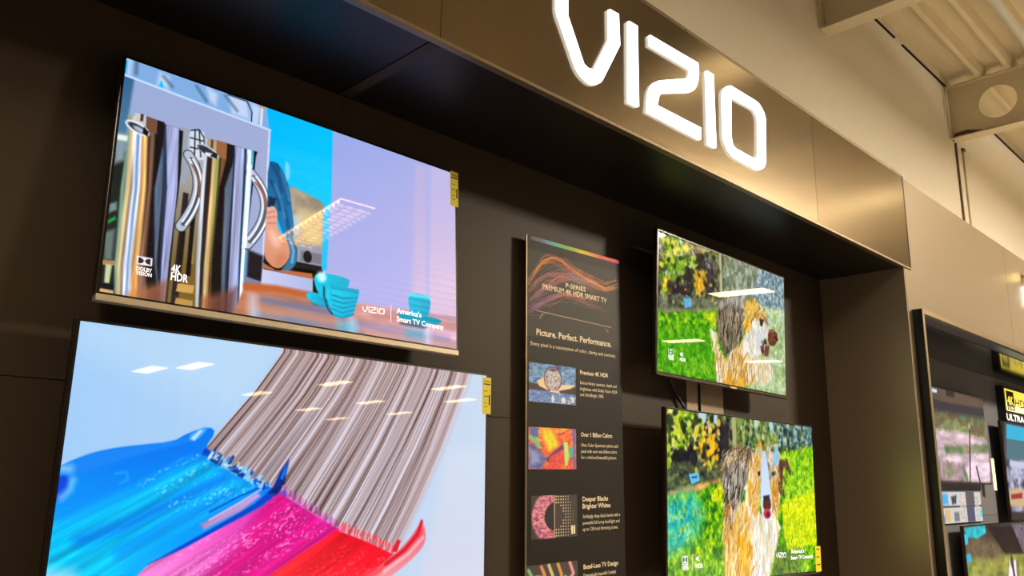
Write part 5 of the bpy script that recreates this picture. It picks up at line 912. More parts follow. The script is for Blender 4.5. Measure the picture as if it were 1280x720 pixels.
# ------------------------------------------------------------------ materials
M = {}
M['wall'] = mat('painted_block_wall', (230, 222, 206), 0.8, bump=0.25, scale=18, vary=0.04, spec=0.2)
M['deck'] = mat('painted_steel_deck', (238, 224, 194), 0.6, vary=0.05, scale=3, spec=0.3)
M['joist'] = mat('painted_steel_joist', (236, 222, 194), 0.65, bump=0.3, scale=30, vary=0.05, spec=0.3)
M['pipe'] = mat('pale_pipe_paint', (214, 214, 206), 0.5)
M['floor'] = mat('polished_concrete_floor', (128, 120, 106), 0.5, vary=0.12, scale=2)
M['niche'] = mat('dark_brown_laminate', (62, 52, 42), 0.5, spec=0.15, vary=0.06, scale=60, bump=0.05)
M['soffit'] = mat('black_laminate', (28, 22, 21), 0.4, spec=0.25, vary=0.05, scale=50)
M['side'] = mat('charcoal_laminate', (176, 158, 136), 0.32, metal=0.5, spec=0.5, vary=0.05, scale=50)
M['bronze'] = mat('brushed_bronze_laminate', (132, 120, 100), 0.19, metal=0.92, vary=0.08, scale=6, stretch=(0.5, 1, 60), bump=0.06)
M['bronze_satin'] = mat('satin_bronze_laminate', (122, 108, 86), 0.2, metal=0.85, vary=0.08, scale=6, stretch=(0.5, 1, 60), bump=0.06)
M['tan'] = mat('champagne_laminate', (148, 134, 114), 0.34, metal=0.3, spec=0.5, vary=0.03, scale=6, stretch=(0.5, 1, 60))
M['edge'] = mat('pale_bronze_edging', (196, 172, 132), 0.4, metal=0.5)
M['header_edge'] = mat('bronze_edging', (120, 104, 80), 0.4, metal=0.5)
M['seam'] = mat('dark_joint', (16, 12, 10), 0.8)
M['gloss_black'] = mat('glossy_black_laminate', (14, 11, 11), 0.10, spec=0.9)
M['frame_black'] = mat('black_frame', (20, 15, 14), 0.3)
M['frame_face'] = mat('brushed_aluminium_edge', (168, 148, 118), 0.35, metal=0.8)
M['slat'] = mat('grey_display_wall', (86, 86, 92), 0.45, vary=0.05, scale=30)
M['tv'] = mat('television_black', (14, 12, 13), 0.25, spec=0.5)
M['tv_edge'] = mat('television_edge_bronze', (66, 48, 38), 0.35, metal=0.6)
M['silver'] = mat('brushed_silver', (196, 182, 158), 0.5, metal=0.4, vary=0.06, scale=8, stretch=(0.3, 1, 30))
M['steel'] = mat('mount_steel', (30, 28, 28), 0.5, metal=0.5)
M['lit_picture'] = picture_mat('self_lit_picture', True)
M['print'] = picture_mat('printed_picture', False, 0.55)
M['board'] = mat('charcoal_printed_board', (36, 30, 24), 0.5, spec=0.15)
M['ink'] = mat('cream_ink', (250, 236, 204), 0.6)
M['ink_dim'] = mat('grey_ink', (176, 158, 124), 0.6)
M['white_glow'] = glow('screen_white', (250, 250, 255), 1.0)
M['sign_glow'] = glow('sign_white', (245, 250, 255), 2.6)
M['yellow_label'] = mat('yellow_label', (232, 214, 0), 0.6)
M['black_ink'] = mat('black_ink', (20, 16, 8), 0.6)
M['cable'] = mat('black_cable', (12, 11, 11), 0.45)
M['grey_cable'] = mat('grey_cable', (110, 94, 72), 0.6)
M['lamp_body'] = mat('white_lamp_body', (225, 220, 210), 0.5)
M['lamp_glow'] = glow('lamp_diffuser', (255, 226, 170), 30.0)
M['lamp_dim'] = glow('lamp_diffuser_dim', (255, 226, 170), 5.0)
M['lamp_soft'] = glow('lamp_diffuser_soft', (255, 226, 170), 2.6)
M['lamp_louvre'] = glow('lamp_diffuser_louvred', (255, 196, 116), 34.0)
M['sign_yellow'] = glow('sign_yellow', (255, 226, 0), 1.0)
M['sign_text'] = glow('sign_text_white', (235, 235, 235), 0.8)
M['white_card'] = mat('white_card', (226, 216, 190), 0.6)
M['spot_glow'] = glow('stand_in_glow', (255, 226, 130), 3.0)

# ------------------------------------------------------------------ setting
DECK_Z = 6.13
structure(boxobj('floor', (-6, 36, -36, 0.02, -0.1, 0.0), M['floor']))
structure(boxobj('wall_back', (-6, 36, 0.021, 0.25, 0.0, 6.38), M['wall']))

# corrugated steel deck: narrow ribs down, wide pans up, running along the wall
bm = bmesh.new(); P = 0.295; prof = []
y = 0.021; prof.append((y, DECK_Z + 0.012))
k = 0
while y > -36:
    c = -0.35 - P * k
    prof += [(c + 0.05, DECK_Z + 0.125), (c + 0.026, DECK_Z), (c - 0.026, DECK_Z), (c - 0.05, DECK_Z + 0.125)]
    y = c; k += 1
prof[0] = (0.021, DECK_Z + 0.125)
prof.insert(1, (-0.0, DECK_Z + 0.125))
A = [bm.verts.new((-6, a, b)) for a, b in prof]; B = [bm.verts.new((36, a, b)) for a, b in prof]
for i in range(len(prof) - 1): bm.faces.new((A[i], A[i + 1], B[i + 1], B[i]))
ceiling = structure(obj('ceiling', bm, M['deck']))
bm = bmesh.new(); box(bm, -6, 36, -36, 0.02, DECK_Z + 0.19, DECK_Z + 0.25)
obj('roof_slab', bm, M['deck'], ceiling)

def joist(X):
    """castellated beam across the shop: web with round holes, two flanges"""
    bm = bmesh.new(); z0, z1, t = 5.48, DECK_Z - 0.002, 0.006
    y = 0.018; cells = 11; step = 0.66
    for side in (-t, t):
        yy = 0.018
        for c in range(cells):
            y0, y1 = yy, yy - (step if c else 0.80)
            cy, cz, r, n = (y1 + 0.30), 5.81, 0.195, 24
            corners = []
            for q in range(n):
                a = 2 * math.pi * q / n; dy, dz = math.cos(a), math.sin(a)
                hy = (y0 - cy) if dy > 0 else (cy - y1); hz = (z1 - cz) if dz > 0 else (cz - z0)
                s = min(hy / abs(dy) if abs(dy) > 1e-6 else 1e9, hz / abs(dz) if abs(dz) > 1e-6 else 1e9)
                corners.append((cy + dy * s, cz + dz * s, cy + dy * r, cz + dz * r))
            rect = [(y0, z1), (y1, z1), (y1, z0), (y0, z0)]
            vo = [bm.verts.new((X + side, a, b)) for a, b, _, _ in corners]; vi = [bm.verts.new((X + side, a, b)) for _, _, a, b in corners]
            for q in range(n):
                q2 = (q + 1) % n; ring = [vo[q], vi[q], vi[q2], vo[q2]]
                a, b = corners[q][:2], corners[q2][:2]
                if abs(a[0] - b[0]) > 1e-5 and abs(a[1] - b[1]) > 1e-5:
                    cn = min(rect, key=lambda p: (p[0] - (a[0] + b[0]) / 2) ** 2 + (p[1] - (a[1] + b[1]) / 2) ** 2)
                    ring.append(bm.verts.new((X + side, *cn)))
                bm.faces.new(ring)
            yy = y1
    o = obj('joist_web', bm, M['joist'], ceiling)
    L = -0.80 - step * (cells - 1)
    bm = bmesh.new(); box(bm, X - 0.085, X + 0.085, L, 0.018, z0 - 0.014, z0); box(bm, X - 0.07, X + 0.07, L, 0.018, z1 - 0.014, z1 + 0.001)
    obj('joist_flange', bm, M['joist'], ceiling)
    bm = bmesh.new()
    for k in range(14): box(bm, X - 0.02, X + 0.02, 0.0, 0.019, z0 + 0.03 + k * 0.042, z0 + 0.05 + k * 0.042)
    box(bm, X - 0.10, X + 0.10, 0.008, 0.0195, z0 - 0.01, z1)
    obj('joist_seat', bm, M['joist'], ceiling)
for X in (3.15, 6.45, 9.74, 13.04): joist(X)
bm = bmesh.new()
for x0, x1 in ((-6, 6.4), (6.52, 8.15), (8.35, 9.66), (9.82, 12.9), (13.1, 20)): box(bm, x0, x1, 0.0, 0.0215, DECK_Z - 0.004, DECK_Z + 0.006)
obj('ceiling_gap', bm, M['seam'], ceiling)
bm = bmesh.new(); tube(bm, [(-2, -0.955, 6.07), (16, -0.955, 6.07)], 0.045, 14); obj('ceiling_pipe', bm, M['pipe'], ceiling, True)

t = thing('wall_conduit', 'thin beige conduit running down the pale wall just below the beam end, left of two', 'conduit', (9.80, 0, 4.0))
bm = bmesh.new(); tube(bm, [(0, 0.008, -0.4), (0, 0.008, 1.46)], 0.013); obj('pipe', bm, M['grey_cable'], t, True)
t = thing('wall_conduit', 'thin beige conduit with a small top cap on the pale wall, right of two', 'conduit', (10.05, 0, 4.0))
bm = bmesh.new(); tube(bm, [(0, 0.008, -0.4), (0, 0.008, 1.44)], 0.013); obj('pipe', bm, M['joist'], t, True)
boxobj('cap', (-0.03, 0.04, -0.01, 0.02, 1.44, 1.47), M['grey_cable'], t)
t = thing('cable_bundle', 'dark loose cables lying along the bottom flange of the holed roof beam', 'cable', (9.74, 0, 5.48))
for k in range(3):
    bm = bmesh.new()
    tube(bm, [(-0.05 + 0.02 * k, 0.0, -0.02 + 0.0 * k), (-0.05 + 0.02 * k, -0.02, 0.03 + 0.02 * k), (-0.045 + 0.02 * k, -0.14, 0.03 + 0.024 * k), (-0.05 + 0.02 * k, -0.32, 0.012 + 0.006 * k), (-0.045 + 0.02 * k, -0.7, 0.008), (-0.05 + 0.02 * k, -2.2, 0.008)], 0.008)
    obj('cable', bm, M['grey_cable'], t, True)

# ------------------------------------------------------------------ left display bay
D = 0.636
niche = bpy.data.objects.new('wall_niche', None); COL.objects.link(niche); structure(niche)
bay = thing('sign_header', 'long bronze header box with glowing white letters above the dark niche', 'sign', (0, 0, 3.12))
xs = [-1.8, 1.64, 4.09, 5.976]; zs = [0.0, 1.855, 3.1235]
for i in range(3):
    for j in range(2):
        boxobj('back_panel', (xs[i] + 0.0012, xs[i + 1] - 0.0012, 0.0, 0.016, zs[j] + 0.0015, zs[j + 1] - 0.0015), M['niche'], niche)
boxobj('backer', (-1.8, 5.976, 0.0162, 0.0205, 0.0, 3.122), M['seam'], niche)
for a, b in ((-1.8, 1.64), (1.64, 5.976)):
    boxobj('soffit_panel', (a + 0.004, b - 0.004, -D + 0.005, 0.0, 3.121, 3.16), M['soffit'], bay)
boxobj('soffit_joint', (1.615, 1.665, -D + 0.03, -0.02, 3.117, 3.1215), M['niche'], bay)
boxobj('side_panel', (5.976, 5.99, -D + 0.006, 0.0, 0.0, 3.12), M['side'], niche)
for a, b, hm in ((-1.8, 1.64, 'bronze'), (1.64, 4.62, 'bronze'), (4.62, 6.095, 'bronze_satin')):
    boxobj('header_panel', (a + 0.0015, b - 0.0015, -D, -D + 0.02, 3.135, 3.842), M[hm], bay)
boxobj('header_core', (-1.8, 6.07, -D + 0.021, 0.0, 3.165, 3.835), M['frame_black'], bay)
boxobj('header_lip', (-1.8, 6.10, -D - 0.004, -D + 0.03, 3.119, 3.134), M['header_edge'], bay, 0.002)
boxobj('gap_shadow_strip', (6.0965, 6.108, -D - 0.002, -D + 0.06, 3.119, 3.852), M['frame_black'], bay)  # black strip put in for the gap and shadow line at the header end
for a, b in ((-1.8, 3.24), (3.245, 6.10)):
    boxobj('top_cap', (a, b, -D + 0.004, -D + 0.10, 3.843, 3.868), M['header_edge'], bay, 0.002)
for nm, outer, inner in LOGO:
    bm = bmesh.new(); prism(bm, outer, inner, -D - 0.016, -D - 0.0005)
    o = obj('sign_letter', bm, M['sign_glow'], bay); o['label'] = 'glowing white letter ' + nm

for ch in bay.children: ch.location.z -= 3.12

# ------------------------------------------------------------------ right display bay
F = 0.70
rb = thing('display_bay', 'champagne header bay with a black framed recess full of screens, by the right edge', 'display', (6.0, 0, 0))
rx = 6.0
boxobj('post', (5.991 - rx, 6.109 - rx, -D + 0.004, 0.0, 0.0, 3.117), M['tan'], rb)
for a, b in ((6.11, 8.60), (8.604, 13.0)):
    boxobj('header_panel', (a - rx, b - rx, -D + 0.006, -D + 0.05, 2.78, 3.838), M['tan'], rb)
boxobj('header_core', (6.112 - rx, 13 - rx, -D + 0.051, 0.0, 2.81, 3.83), M['frame_black'], rb)
boxobj('frame_side', (6.06 - rx, 6.10 - rx, -F + 0.004, -0.002, 0.0, 2.818), M['frame_black'], rb)
boxobj('frame_top', (6.10 - rx, 13 - rx, -F + 0.004, -D + 0.05, 2.768, 2.818), M['frame_black'], rb)
bm = bmesh.new(); box(bm, 6.06 - rx, 6.098 - rx, -F, -F + 0.004, 0.0, 2.82); box(bm, 6.098 - rx, 13 - rx, -F, -F + 0.004, 2.785, 2.82)
obj('frame_face', bm, M['frame_face'], rb)
boxobj('recess_top', (6.10 - rx, 13 - rx, -D + 0.05, 0.0, 2.762, 2.80), M['gloss_black'], rb)
for a, b in ((6.1, 9.78), (9.783, 13.0)):
    for c, d in ((0.0, 0.905), (0.908, 1.285), (1.288, 2.76)):
        boxobj('back_panel', (a - rx, b - rx, 0.0, 0.018, c, d), M['slat'], rb)

# ------------------------------------------------------------------ televisions
def television(key, label, px, py, ops_key=None, bar=None):
    x, z, wd, tilt, yaw, roll, y = POSES[key]
    h = wd * 9 / 16
    t = thing('television', label, 'television', (x, y, z), )
    t.rotation_mode = 'YXZ'; t.rotation_euler = (tilt, roll, yaw)
    e = 0.010
    boxobj('housing', (-wd / 2 - e, wd / 2 + e, 0.0015, 0.030, -h / 2 - e, h / 2 + e), M['tv'], t, 0.003)
    bm = bmesh.new(); box(bm, -wd * 0.40, wd * 0.40, 0.029, 0.052, -h * 0.42, h * 0.30, 0.008); obj('rear_cover', bm, M['tv'], t)
    bm = bmesh.new(); box(bm, -0.22, 0.22, 0.050, -y - 0.004, -0.10, 0.10)
    obj('wall_mount', bm, M['steel'], t)
    bm = bmesh.new()
    box(bm, -wd / 2 - e - 0.002, -wd / 2 - e + 0.001, 0.004, 0.028, -h / 2 - e, h / 2 + e); obj('edge_trim', bm, M['tv_edge'], t)
    bm = bmesh.new(); box(bm, wd / 2 + e - 0.001, wd / 2 + e + 0.002, 0.004, 0.028, -h / 2 - e, h / 2 + e); obj('edge_trim', bm, M['tv_edge'], t)
    cv = Canvas(px, py); cv.run(PICTURES[ops_key or key])
    grid_picture('screen', cv, -wd / 2, wd / 2, -h / 2, h / 2, 0.0, M['lit_picture'], t)
    if bar == 'silver':
        boxobj('bottom_bar', (-wd / 2 - e, wd / 2 + e, -0.004, 0.028, -h / 2 - e - 0.018, -h / 2 - 0.0065), M['silver'], t, 0.002)
    elif bar == 'dark':
        boxobj('bottom_bar', (-wd / 2 - e, wd / 2 + e, -0.004, 0.030, -h / 2 - e - 0.012, -h / 2 - e + 0.002), M['tv_edge'], t, 0.003)
        boxobj('badge', (0.02, 0.09, -0.006, -0.003, -h / 2 - e - 0.009, -h / 2 - e), M['silver'], t)
    return t, wd, h

def energy_label(t, q, lines):
    (ax, az), (bx, bz), (cx, cz), (dx, dz) = q
    x0, x1 = (ax + dx) / 2, (bx + cx) / 2; z1, z0 = (az + bz) / 2, (cz + dz) / 2
    l = boxobj('energy_label', (x0, x1, -0.006, -0.004, z0, z1), M['yellow_label'], t); l['label'] = 'yellow label hung over the bezel'
    bm = bmesh.new(); W = x1 - x0; H = z1 - z0
    for a, b, c, d in lines: box(bm, x0 + a * W, x0 + b * W, -0.0066, -0.0061, z1 - d * H, z1 - c * H)
    obj('label_print', bm, M['black_ink'], l)['kind'] = 'stuff'
LBL = [(0.12, 0.9, 0.105, 0.125), (0.12, 0.9, 0.17, 0.205), (0.15, 0.6, 0.37, 0.385), (0.15, 0.7, 0.51, 0.53), (0.74, 0.9, 0.48, 0.76), (0.15, 0.5, 0.70, 0.712), (0.15, 0.6, 0.80, 0.812)]

tv1, w1, h1 = television('TV1', 'large television on dark wall showing chrome coffee pots and turquoise cups', 560, 315, bar='silver')
lettering('TV1', tv1, M['white_glow'], -0.0012)
wordmark(tv1, MARKS['tv1'][0], MARKS['tv1'][1], 0.024, M['white_glow'], -0.0012)
(ax, az), (bx, bz) = MARKS['tv1d']
boxobj('divider_mark', (ax - 0.0009, ax + 0.0009, -0.0012, -0.0008, bz, az), M['white_glow'], tv1)
energy_label(tv1, MARKS['tv1tag'], LBL)
tv2, w2, h2 = television('TV2', 'largest television showing a paint brush sweeping blue, pink and red paint', 760, 428, bar='silver')
energy_label(tv2, MARKS['tv2tag'], LBL)
tv3, w3, h3 = television('TV3', 'television showing a wet dog in profile, under the header near the niche side', 360, 203, bar='dark')
lettering('TV3', tv3, M['white_glow'], -0.0012)
tv4, w4, h4 = television('TV4', 'television showing a long-haired dog facing forward on bright grass', 400, 225, bar='dark')
lettering('TV4', tv4, M['white_glow'], -0.0012)
wordmark(tv4, MARKS['tv4'][0], MARKS['tv4'][1], 0.03, M['white_glow'], -0.0012)
energy_label(tv4, MARKS['tv4tag'], [(0.2, 0.8, 0.1, 0.14), (0.2, 0.7, 0.4, 0.44), (0.2, 0.8, 0.7, 0.74)])
tv5, w5, h5 = television('TV5', 'television in black recess showing a pinkish shore scene', 160, 90)
q = MARKS['tv5tag']; tg = boxobj('price_tag', (q[0][0] - 0.01, q[1][0] + 0.01, -0.006, -0.003, q[2][1], q[0][1]), M['white_card'], tv5); tg['label'] = 'cream strip along the right bezel'
television('TV6', 'television low in black recess showing turquoise rocks and a grassy hill', 200, 112)
television('TV7', 'television under the yellow sign, cut off by the right edge', 160, 90)

# ------------------------------------------------------------------ printed information board
pb = thing('information_board', 'tall charcoal information board with rainbow top stripe between the televisions', 'sign', (3.0685, -0.045, 1.756))
pb.rotation_mode = 'YXZ'; pb.rotation_euler = (0, -0.0165, 0)
boxobj('board', (-0.361, 0.361, 0.0, 0.006, -1.02, 1.0), M['board'], pb, 0.0015)
bm = bmesh.new(); box(bm, -0.363, -0.3605, -0.001, 0.007, -1.02, 1.0); obj('board_edge', bm, M['edge'], pb)
for zz in (-0.75, 0.75):
    for xx in (-0.3, 0.3):
        bm = bmesh.new(); tube(bm, [(xx, 0.005, zz), (xx, 0.0435, zz)], 0.012); obj('standoff', bm, M['steel'], pb, True)
lettering('poster', pb, M['ink'], -0.0012)
# rainbow stripe
cv = Canvas(64, 3, 16, 1)
stops = np.array([[84, 70, 92], [96, 104, 140], [90, 160, 180], [100, 176, 110], [150, 180, 60], [214, 200, 30], [226, 150, 60], [214, 90, 70], [206, 70, 90], [214, 80, 120]], float)
tt = np.linspace(0, 0.999, 64) * 9; ii = np.floor(tt).astype(int)
cv.c[:] = (stops[ii] * (1 - (tt - ii))[:, None] + stops[np.minimum(ii + 1, 9)] * (tt - ii)[:, None])[None]
cv.c *= 1.2
grid_picture('rainbow_stripe', cv, -0.335, 0.36, 0.978, 0.998, -0.001, M['print'], pb)
# flowing particle wave
zt, zb = 0.93, 0.50; W_ = 0.72; H_ = zt - zb
cv = Canvas(220, 132, W_, H_, (37, 31, 25))
wav = BOARD_PRINT['wave']; cols = [[(196, 116, 44), (206, 96, 60), (226, 150, 50), (190, 120, 50)], [(150, 90, 84), (120, 96, 120), (170, 90, 80), (196, 110, 40)], [(140, 84, 110), (170, 96, 90), (110, 116, 130), (190, 150, 60)], [(120, 80, 120), (196, 100, 80), (140, 90, 84), (96, 96, 130)]]
rs = np.random.RandomState(4)
for wv, cc in zip(wav, cols):
    p = np.array(wv); px_ = p[:, 0] + 0.36; py_ = zt - p[:, 1]
    for q in range(95):
        off = rs.normal(0, 0.018); amp = 0.6 + 0.4 * rs.rand(); ph = rs.rand() * 6
        sel = np.linspace(0, len(p) - 1, 26); X = np.interp(sel, range(len(p)), px_); Y = np.interp(sel, range(len(p)), py_)
        Y = Y + off * (0.5 + np.abs(np.sin(sel * 0.6 + ph))) * amp
        a0 = rs.randint(0, 18); a1 = a0 + rs.randint(4, 12)
        c = cc[min(3, int(a0 / 6.5))]
        cv.run([('L', c, [(float(a), float(b)) for a, b in zip(X[a0:a1], Y[a0:a1])], dict(w=0.0016 + 0.0016 * rs.rand(), soft=0.002, a=0.55))])
dots = rs.rand(132, 220) > 0.93
near = np.abs(cv.c - np.array([37, 31, 25.])).sum(-1) > 30
cv.c[dots & near] *= 1.35
cv.c = np.where(near[..., None], cv.c * 1.25, cv.c)
grid_picture('artwork', cv, -0.36, 0.36, zb, zt, -0.0006, M['print'], pb)
bm = bmesh.new()
for (ax, az), (bx, bz) in BOARD_PRINT['line']:
    n = Vector((bz - az, 0, ax - bx)).normalized() * 0.0022
    f = bm.faces.new([bm.verts.new((ax + n.x, -0.0012, az + n.z)), bm.verts.new((ax - n.x, -0.0012, az - n.z)), bm.verts.new((bx - n.x, -0.0012, bz - n.z)), bm.verts.new((bx + n.x, -0.0012, bz + n.z))])
obj('screen_outline', bm, M['ink_dim'], pb)
def pic_ops(k):
    if k == 0:
        o = [('P', (64, 70, 140), [(0, 0), (16, 0), (16, 12), (0, 12)], dict(g=((0, 2), (16, 8), (70, 100, 180)))),
             ('F', [(60, 60, 140), (70, 110, 180), (110, 160, 200), (80, 80, 160)], [(-1, -1), (17, -1), (17, 6.5), (-1, 6.5)], dict(sc=(2.4, 1.6), seed=61)),
             ('P', (56, 40, 44), [(0, 6.2), (4, 6.6), (7, 8.3), (0, 8.2)], dict(soft=.3)), ('P', (56, 40, 44), [(16, 6.4), (12, 7.2), (9.5, 8.4), (16, 8.8)], dict(soft=.3)),
             ('P', (230, 196, 160), [(2.6, 5.6), (5, 4), (6.5, 8.2), (3.4, 7)], dict(soft=.3)), ('P', (226, 196, 164), [(16, 5.6), (11, 6), (9, 8.2), (14, 7)], dict(soft=.3)),
             ('E', (236, 200, 150), [(8, 4.4)], dict(r=(2.6, 3.7), soft=.3)), ('E', (60, 60, 130), [(8, 4.4)], dict(r=(2.3, 3.3), soft=.3)),
             ('F', [(80, 90, 160), (230, 200, 160), (140, 160, 210), (236, 220, 200)], [(6, 2), (10, 2), (10.2, 6), (8, 8), (6, 6.5)], dict(sc=(.9, .8), seed=62, a=.9)),
             ('L', (70, 50, 80), [(8 + 2.9 * math.cos(a / 3), 4.5 + 3.7 * math.sin(a / 3)) for a in range(20)], dict(w=.35, soft=.2, a=.9)),
             ('P', (240, 200, 170), [(7, 8), (10, 8), (10.6, 9), (6.8, 8.8)], dict(soft=.3)),
             ('P', (92, 122, 190), [(0, 8.3), (7, 8.5), (16, 9), (16, 12), (0, 12)], dict(soft=.1)),
             ('F', [(60, 70, 150), (110, 150, 210), (70, 100, 180), (170, 200, 230)], [(0, 8.6), (16, 9), (16, 12), (0, 12)], dict(sc=(1.5, .5), seed=63, a=.85)),
             ('E', (210, 216, 230), [(8, 10.6)], dict(r=(.5, 1.1), soft=.3)), ('E', (220, 226, 236), [(11.6, 10.8)], dict(r=(.8, .9), soft=.4)), ('P', (230, 230, 236), [(14.4, 9.8), (15.4, 9.9), (15.4, 11.4), (14.4, 11.3)], dict(soft=.2))]
    elif k == 1:
        o = [('F', [(226, 90, 50), (230, 120, 60), (200, 60, 60), (240, 160, 60)], [(-1, -1), (17, -1), (17, 13), (-1, 13)], dict(sc=(3, 2.5), seed=71)),
             ('P', (240, 200, 40), [(4, 0), (8, .5), (9, 3), (10, 5), (7, 7), (5, 4)], dict(soft=1.6, n=(.2, 2, 2, 4))), ('P', (80, 96, 170), [(0, 0), (3, 0), (3.5, 3), (1, 3)], dict(soft=1)),
             ('P', (84, 90, 170), [(0, 4), (3, 6), (6, 9), (4, 12), (0, 12)], dict(soft=1, n=(.3, 2, 2, 5))), ('P', (150, 160, 210), [(0, 6), (3, 7), (4, 10), (1, 11)], dict(soft=1.4, a=.7)),
             ('P', (110, 180, 130), [(0, 2), (3, 3.6), (4.4, 6), (3.4, 6), (0, 3)], dict(soft=.5)), ('P', (90, 50, 100), [(5.5, 9), (11.4, 4.6), (12, 6), (8, 8.4), (6.4, 10)], dict(soft=.5)),
             ('P', (206, 70, 70), [(7, 8.4), (12, 6), (12.4, 10), (10, 12), (6, 12)], dict(soft=.6, n=(.3, 1, 1, 8))), ('P', (170, 210, 120), [(11.6, 4), (13, 4), (13.6, 8), (13, 11), (12, 11)], dict(soft=.5)), ('P', (70, 160, 170), [(13.4, 6), (15, 5), (15, 8), (14, 9)], dict(soft=.6)), ('P', (80, 90, 180), [(14.4, 0), (16, 0), (16, 12), (14.8, 12), (15, 6)], dict(soft=.8, a=.8))]
    elif k == 2:
        b = (54, 50, 52); o = [('P', b, [(-1, -1), (17, -1), (17, 13), (-1, 13)], {})]
        o += [('F', [(120, 60, 96), (176, 96, 130), (214, 150, 170), (150, 80, 110)], [(7.9 + 7.7 * math.cos(a), 6 + 7.6 * math.sin(a)) for a in [math.pi / 2 + math.pi * q / 14 for q in range(15)]], dict(sc=(.9, .7), seed=81, soft=.8)),
              ('H', [(226, 170, 190), (150, 70, 110), (190, 110, 140), (110, 60, 100)], [(7.9 + 7.2 * math.cos(a), 6 + 6.8 * math.sin(a)) for a in [math.pi / 2 + math.pi * q / 14 for q in range(15)]], dict(n=90, d=(1.6, .2), w=.16, seed=8, a=.7)),
              ('E', (30, 26, 34), [(8.0, 6)], dict(r=(3.5, 3.9), soft=.3)), ('P', b, [(7.9, -1), (17, -1), (17, 13), (7.9, 13)], dict(soft=.05)), ('L', (206, 180, 160), [(7.9, 0), (7.9, 12)], dict(w=.2, soft=.05))]
        for i in range(8):
            for j in range(14):
                if (i + 0.2) ** 2 + ((j - 6.5) * .8) ** 2 > 11 and i + abs(j - 6.5) * .35 < 7.6: o.append(('E', (206, 190, 158), [(8.5 + i * .85, .4 + j * .85)], dict(r=(.24 - .02 * i, .24 - .02 * i), soft=.1)))
        o += [('P', (226, 210, 176), [(13.8, 8.8), (15.2, 8.8), (15.2, 11.2), (13.8, 11.2)], dict(soft=.1)), ('L', b, [(14.5, 9), (14.5, 11)], dict(w=.25, soft=.1))]
    else:
        b = (62, 58, 60); o = [('P', b, [(-1, -1), (17, -1), (17, 13), (-1, 13)], {})]
        for x0, c, l in ((.7, (110, 170, 140), 1.2), (4.5, (196, 130, 90), .6), (6.8, (190, 180, 130), .4), (9.6, (190, 140, 70), .3), (13.4, (200, 140, 150), .2)):
            o.append(('L', c, [(x0, l), (x0 + 1.2, 3.4), (8, 11)], dict(w=.9, soft=.3)))
        o += [('L', (226, 150, 60), [(3, 3), (5, 3.4), (8, 10)], dict(w=.6, soft=.3)), ('L', (200, 150, 140), [(12, 4), (10, 5), (8, 11)], dict(w=.8, soft=.3))]
    return o
for k, q in enumerate(BOARD_PRINT['pics']):
    x0, x1 = (q[0][0] + q[3][0]) / 2, (q[1][0] + q[2][0]) / 2; z1, z0 = (q[0][1] + q[1][1]) / 2, (q[2][1] + q[3][1]) / 2
    cv = Canvas(96, 72, 16, 12); cv.run(pic_ops(k)); cv.c *= 1.22
    o = grid_picture('picture', cv, x0, x1, z0, z1, -0.001, M['print'], pb)
    o['label'] = ('printed glowing arch over water', 'printed swirl of bright colours', 'printed half iris beside a dot pattern', 'printed coloured stems')[k]

# ------------------------------------------------------------------ cables behind the right-hand televisions
t = thing('power_cable', 'black cable slanting down between the two dog televisions', 'cable', (3.88, 0, 2.14))
bm = bmesh.new(); tube(bm, [(-0.03, -0.07, 0.12), (-0.005, -0.03, 0.01), (0.05, -0.022, -0.04), (0.14, -0.022, -0.125), (0.2, -0.05, -0.22)], 0.008); obj('cord', bm, M['cable'], t, True)
t = thing('power_cable', 'straight black cable hanging vertically between the two dog televisions', 'cable', (4.22, 0, 2.1))
bm = bmesh.new(); tube(bm, [(0, -0.01, 0.2), (0, -0.01, -0.2)], 0.007); obj('cord', bm, M['cable'], t, True)
t = thing('cable_cover', 'grey flat cover plate on the wall behind the straight black cable', 'cover', (4.29, 0, 1.7))
boxobj('plate', (-0.2, 0.2, -0.006, -0.0005, 0.08, 0.62), M['side'], t)

# ------------------------------------------------------------------ small things in the right-hand recess
cv = Canvas(120, 34, 16, 4.2, (206, 200, 196))
o = [('P', (52, 60, 84), [(-1, -1), (17, -1), (17, .15), (-1, .15)], {}), ('P', (60, 66, 84), [(-1, 1.95), (17, 1.95), (17, 2.2), (-1, 2.2)], {}), ('P', (96, 84, 92), [(9.6, 0.2), (13.2, .2), (13.2, 1.95), (9.6, 1.95)], {}), ('P', (84, 80, 106), [(9.6, 2.2), (12.8, 2.2), (12.8, 4.2), (9.6, 4.2)], {}),
     ('P', (70, 176, 226), [(.3, .4), (2.6, .4), (2.6, 1.8), (.3, 1.8)], dict(soft=.4)), ('P', (60, 70, 80), [(3.8, .8), (6, .6), (5.6, 1.7), (4, 1.8)], dict(soft=.3)), ('P', (214, 180, 120), [(1, 2.4), (3, 2.4), (3, 4), (1, 4)], dict(soft=.4)), ('P', (120, 120, 130), [(4.4, 2.8), (6.4, 2.8), (6.4, 4), (4.4, 4)], dict(soft=.3)), ('P', (80, 140, 230), [(0, 3.2), (.9, 3.2), (.9, 4.2), (0, 4.2)], dict(soft=.2)), ('P', (90, 210, 226), [(14.8, 2.6), (16, 2.6), (16, 3.6), (14.8, 3.6)], dict(soft=.3)),
     ('F', [(214, 200, 180), (180, 170, 160), (226, 214, 200), (196, 180, 160)], [(7, .3), (9.4, .3), (9.4, 4.2), (7, 4.2)], dict(sc=(.6, .3), seed=95, a=.8)), ('F', [(214, 200, 180), (180, 170, 160), (226, 214, 200), (196, 180, 160)], [(13.3, .3), (15, .3), (15, 4.2), (13.3, 4.2)], dict(sc=(.6, .3), seed=96, a=.8))]
cv.run(o)
t = thing('feature_card', 'pale two-row feature card under the shore scene television', 'card', (8.66, 0, 1.385))
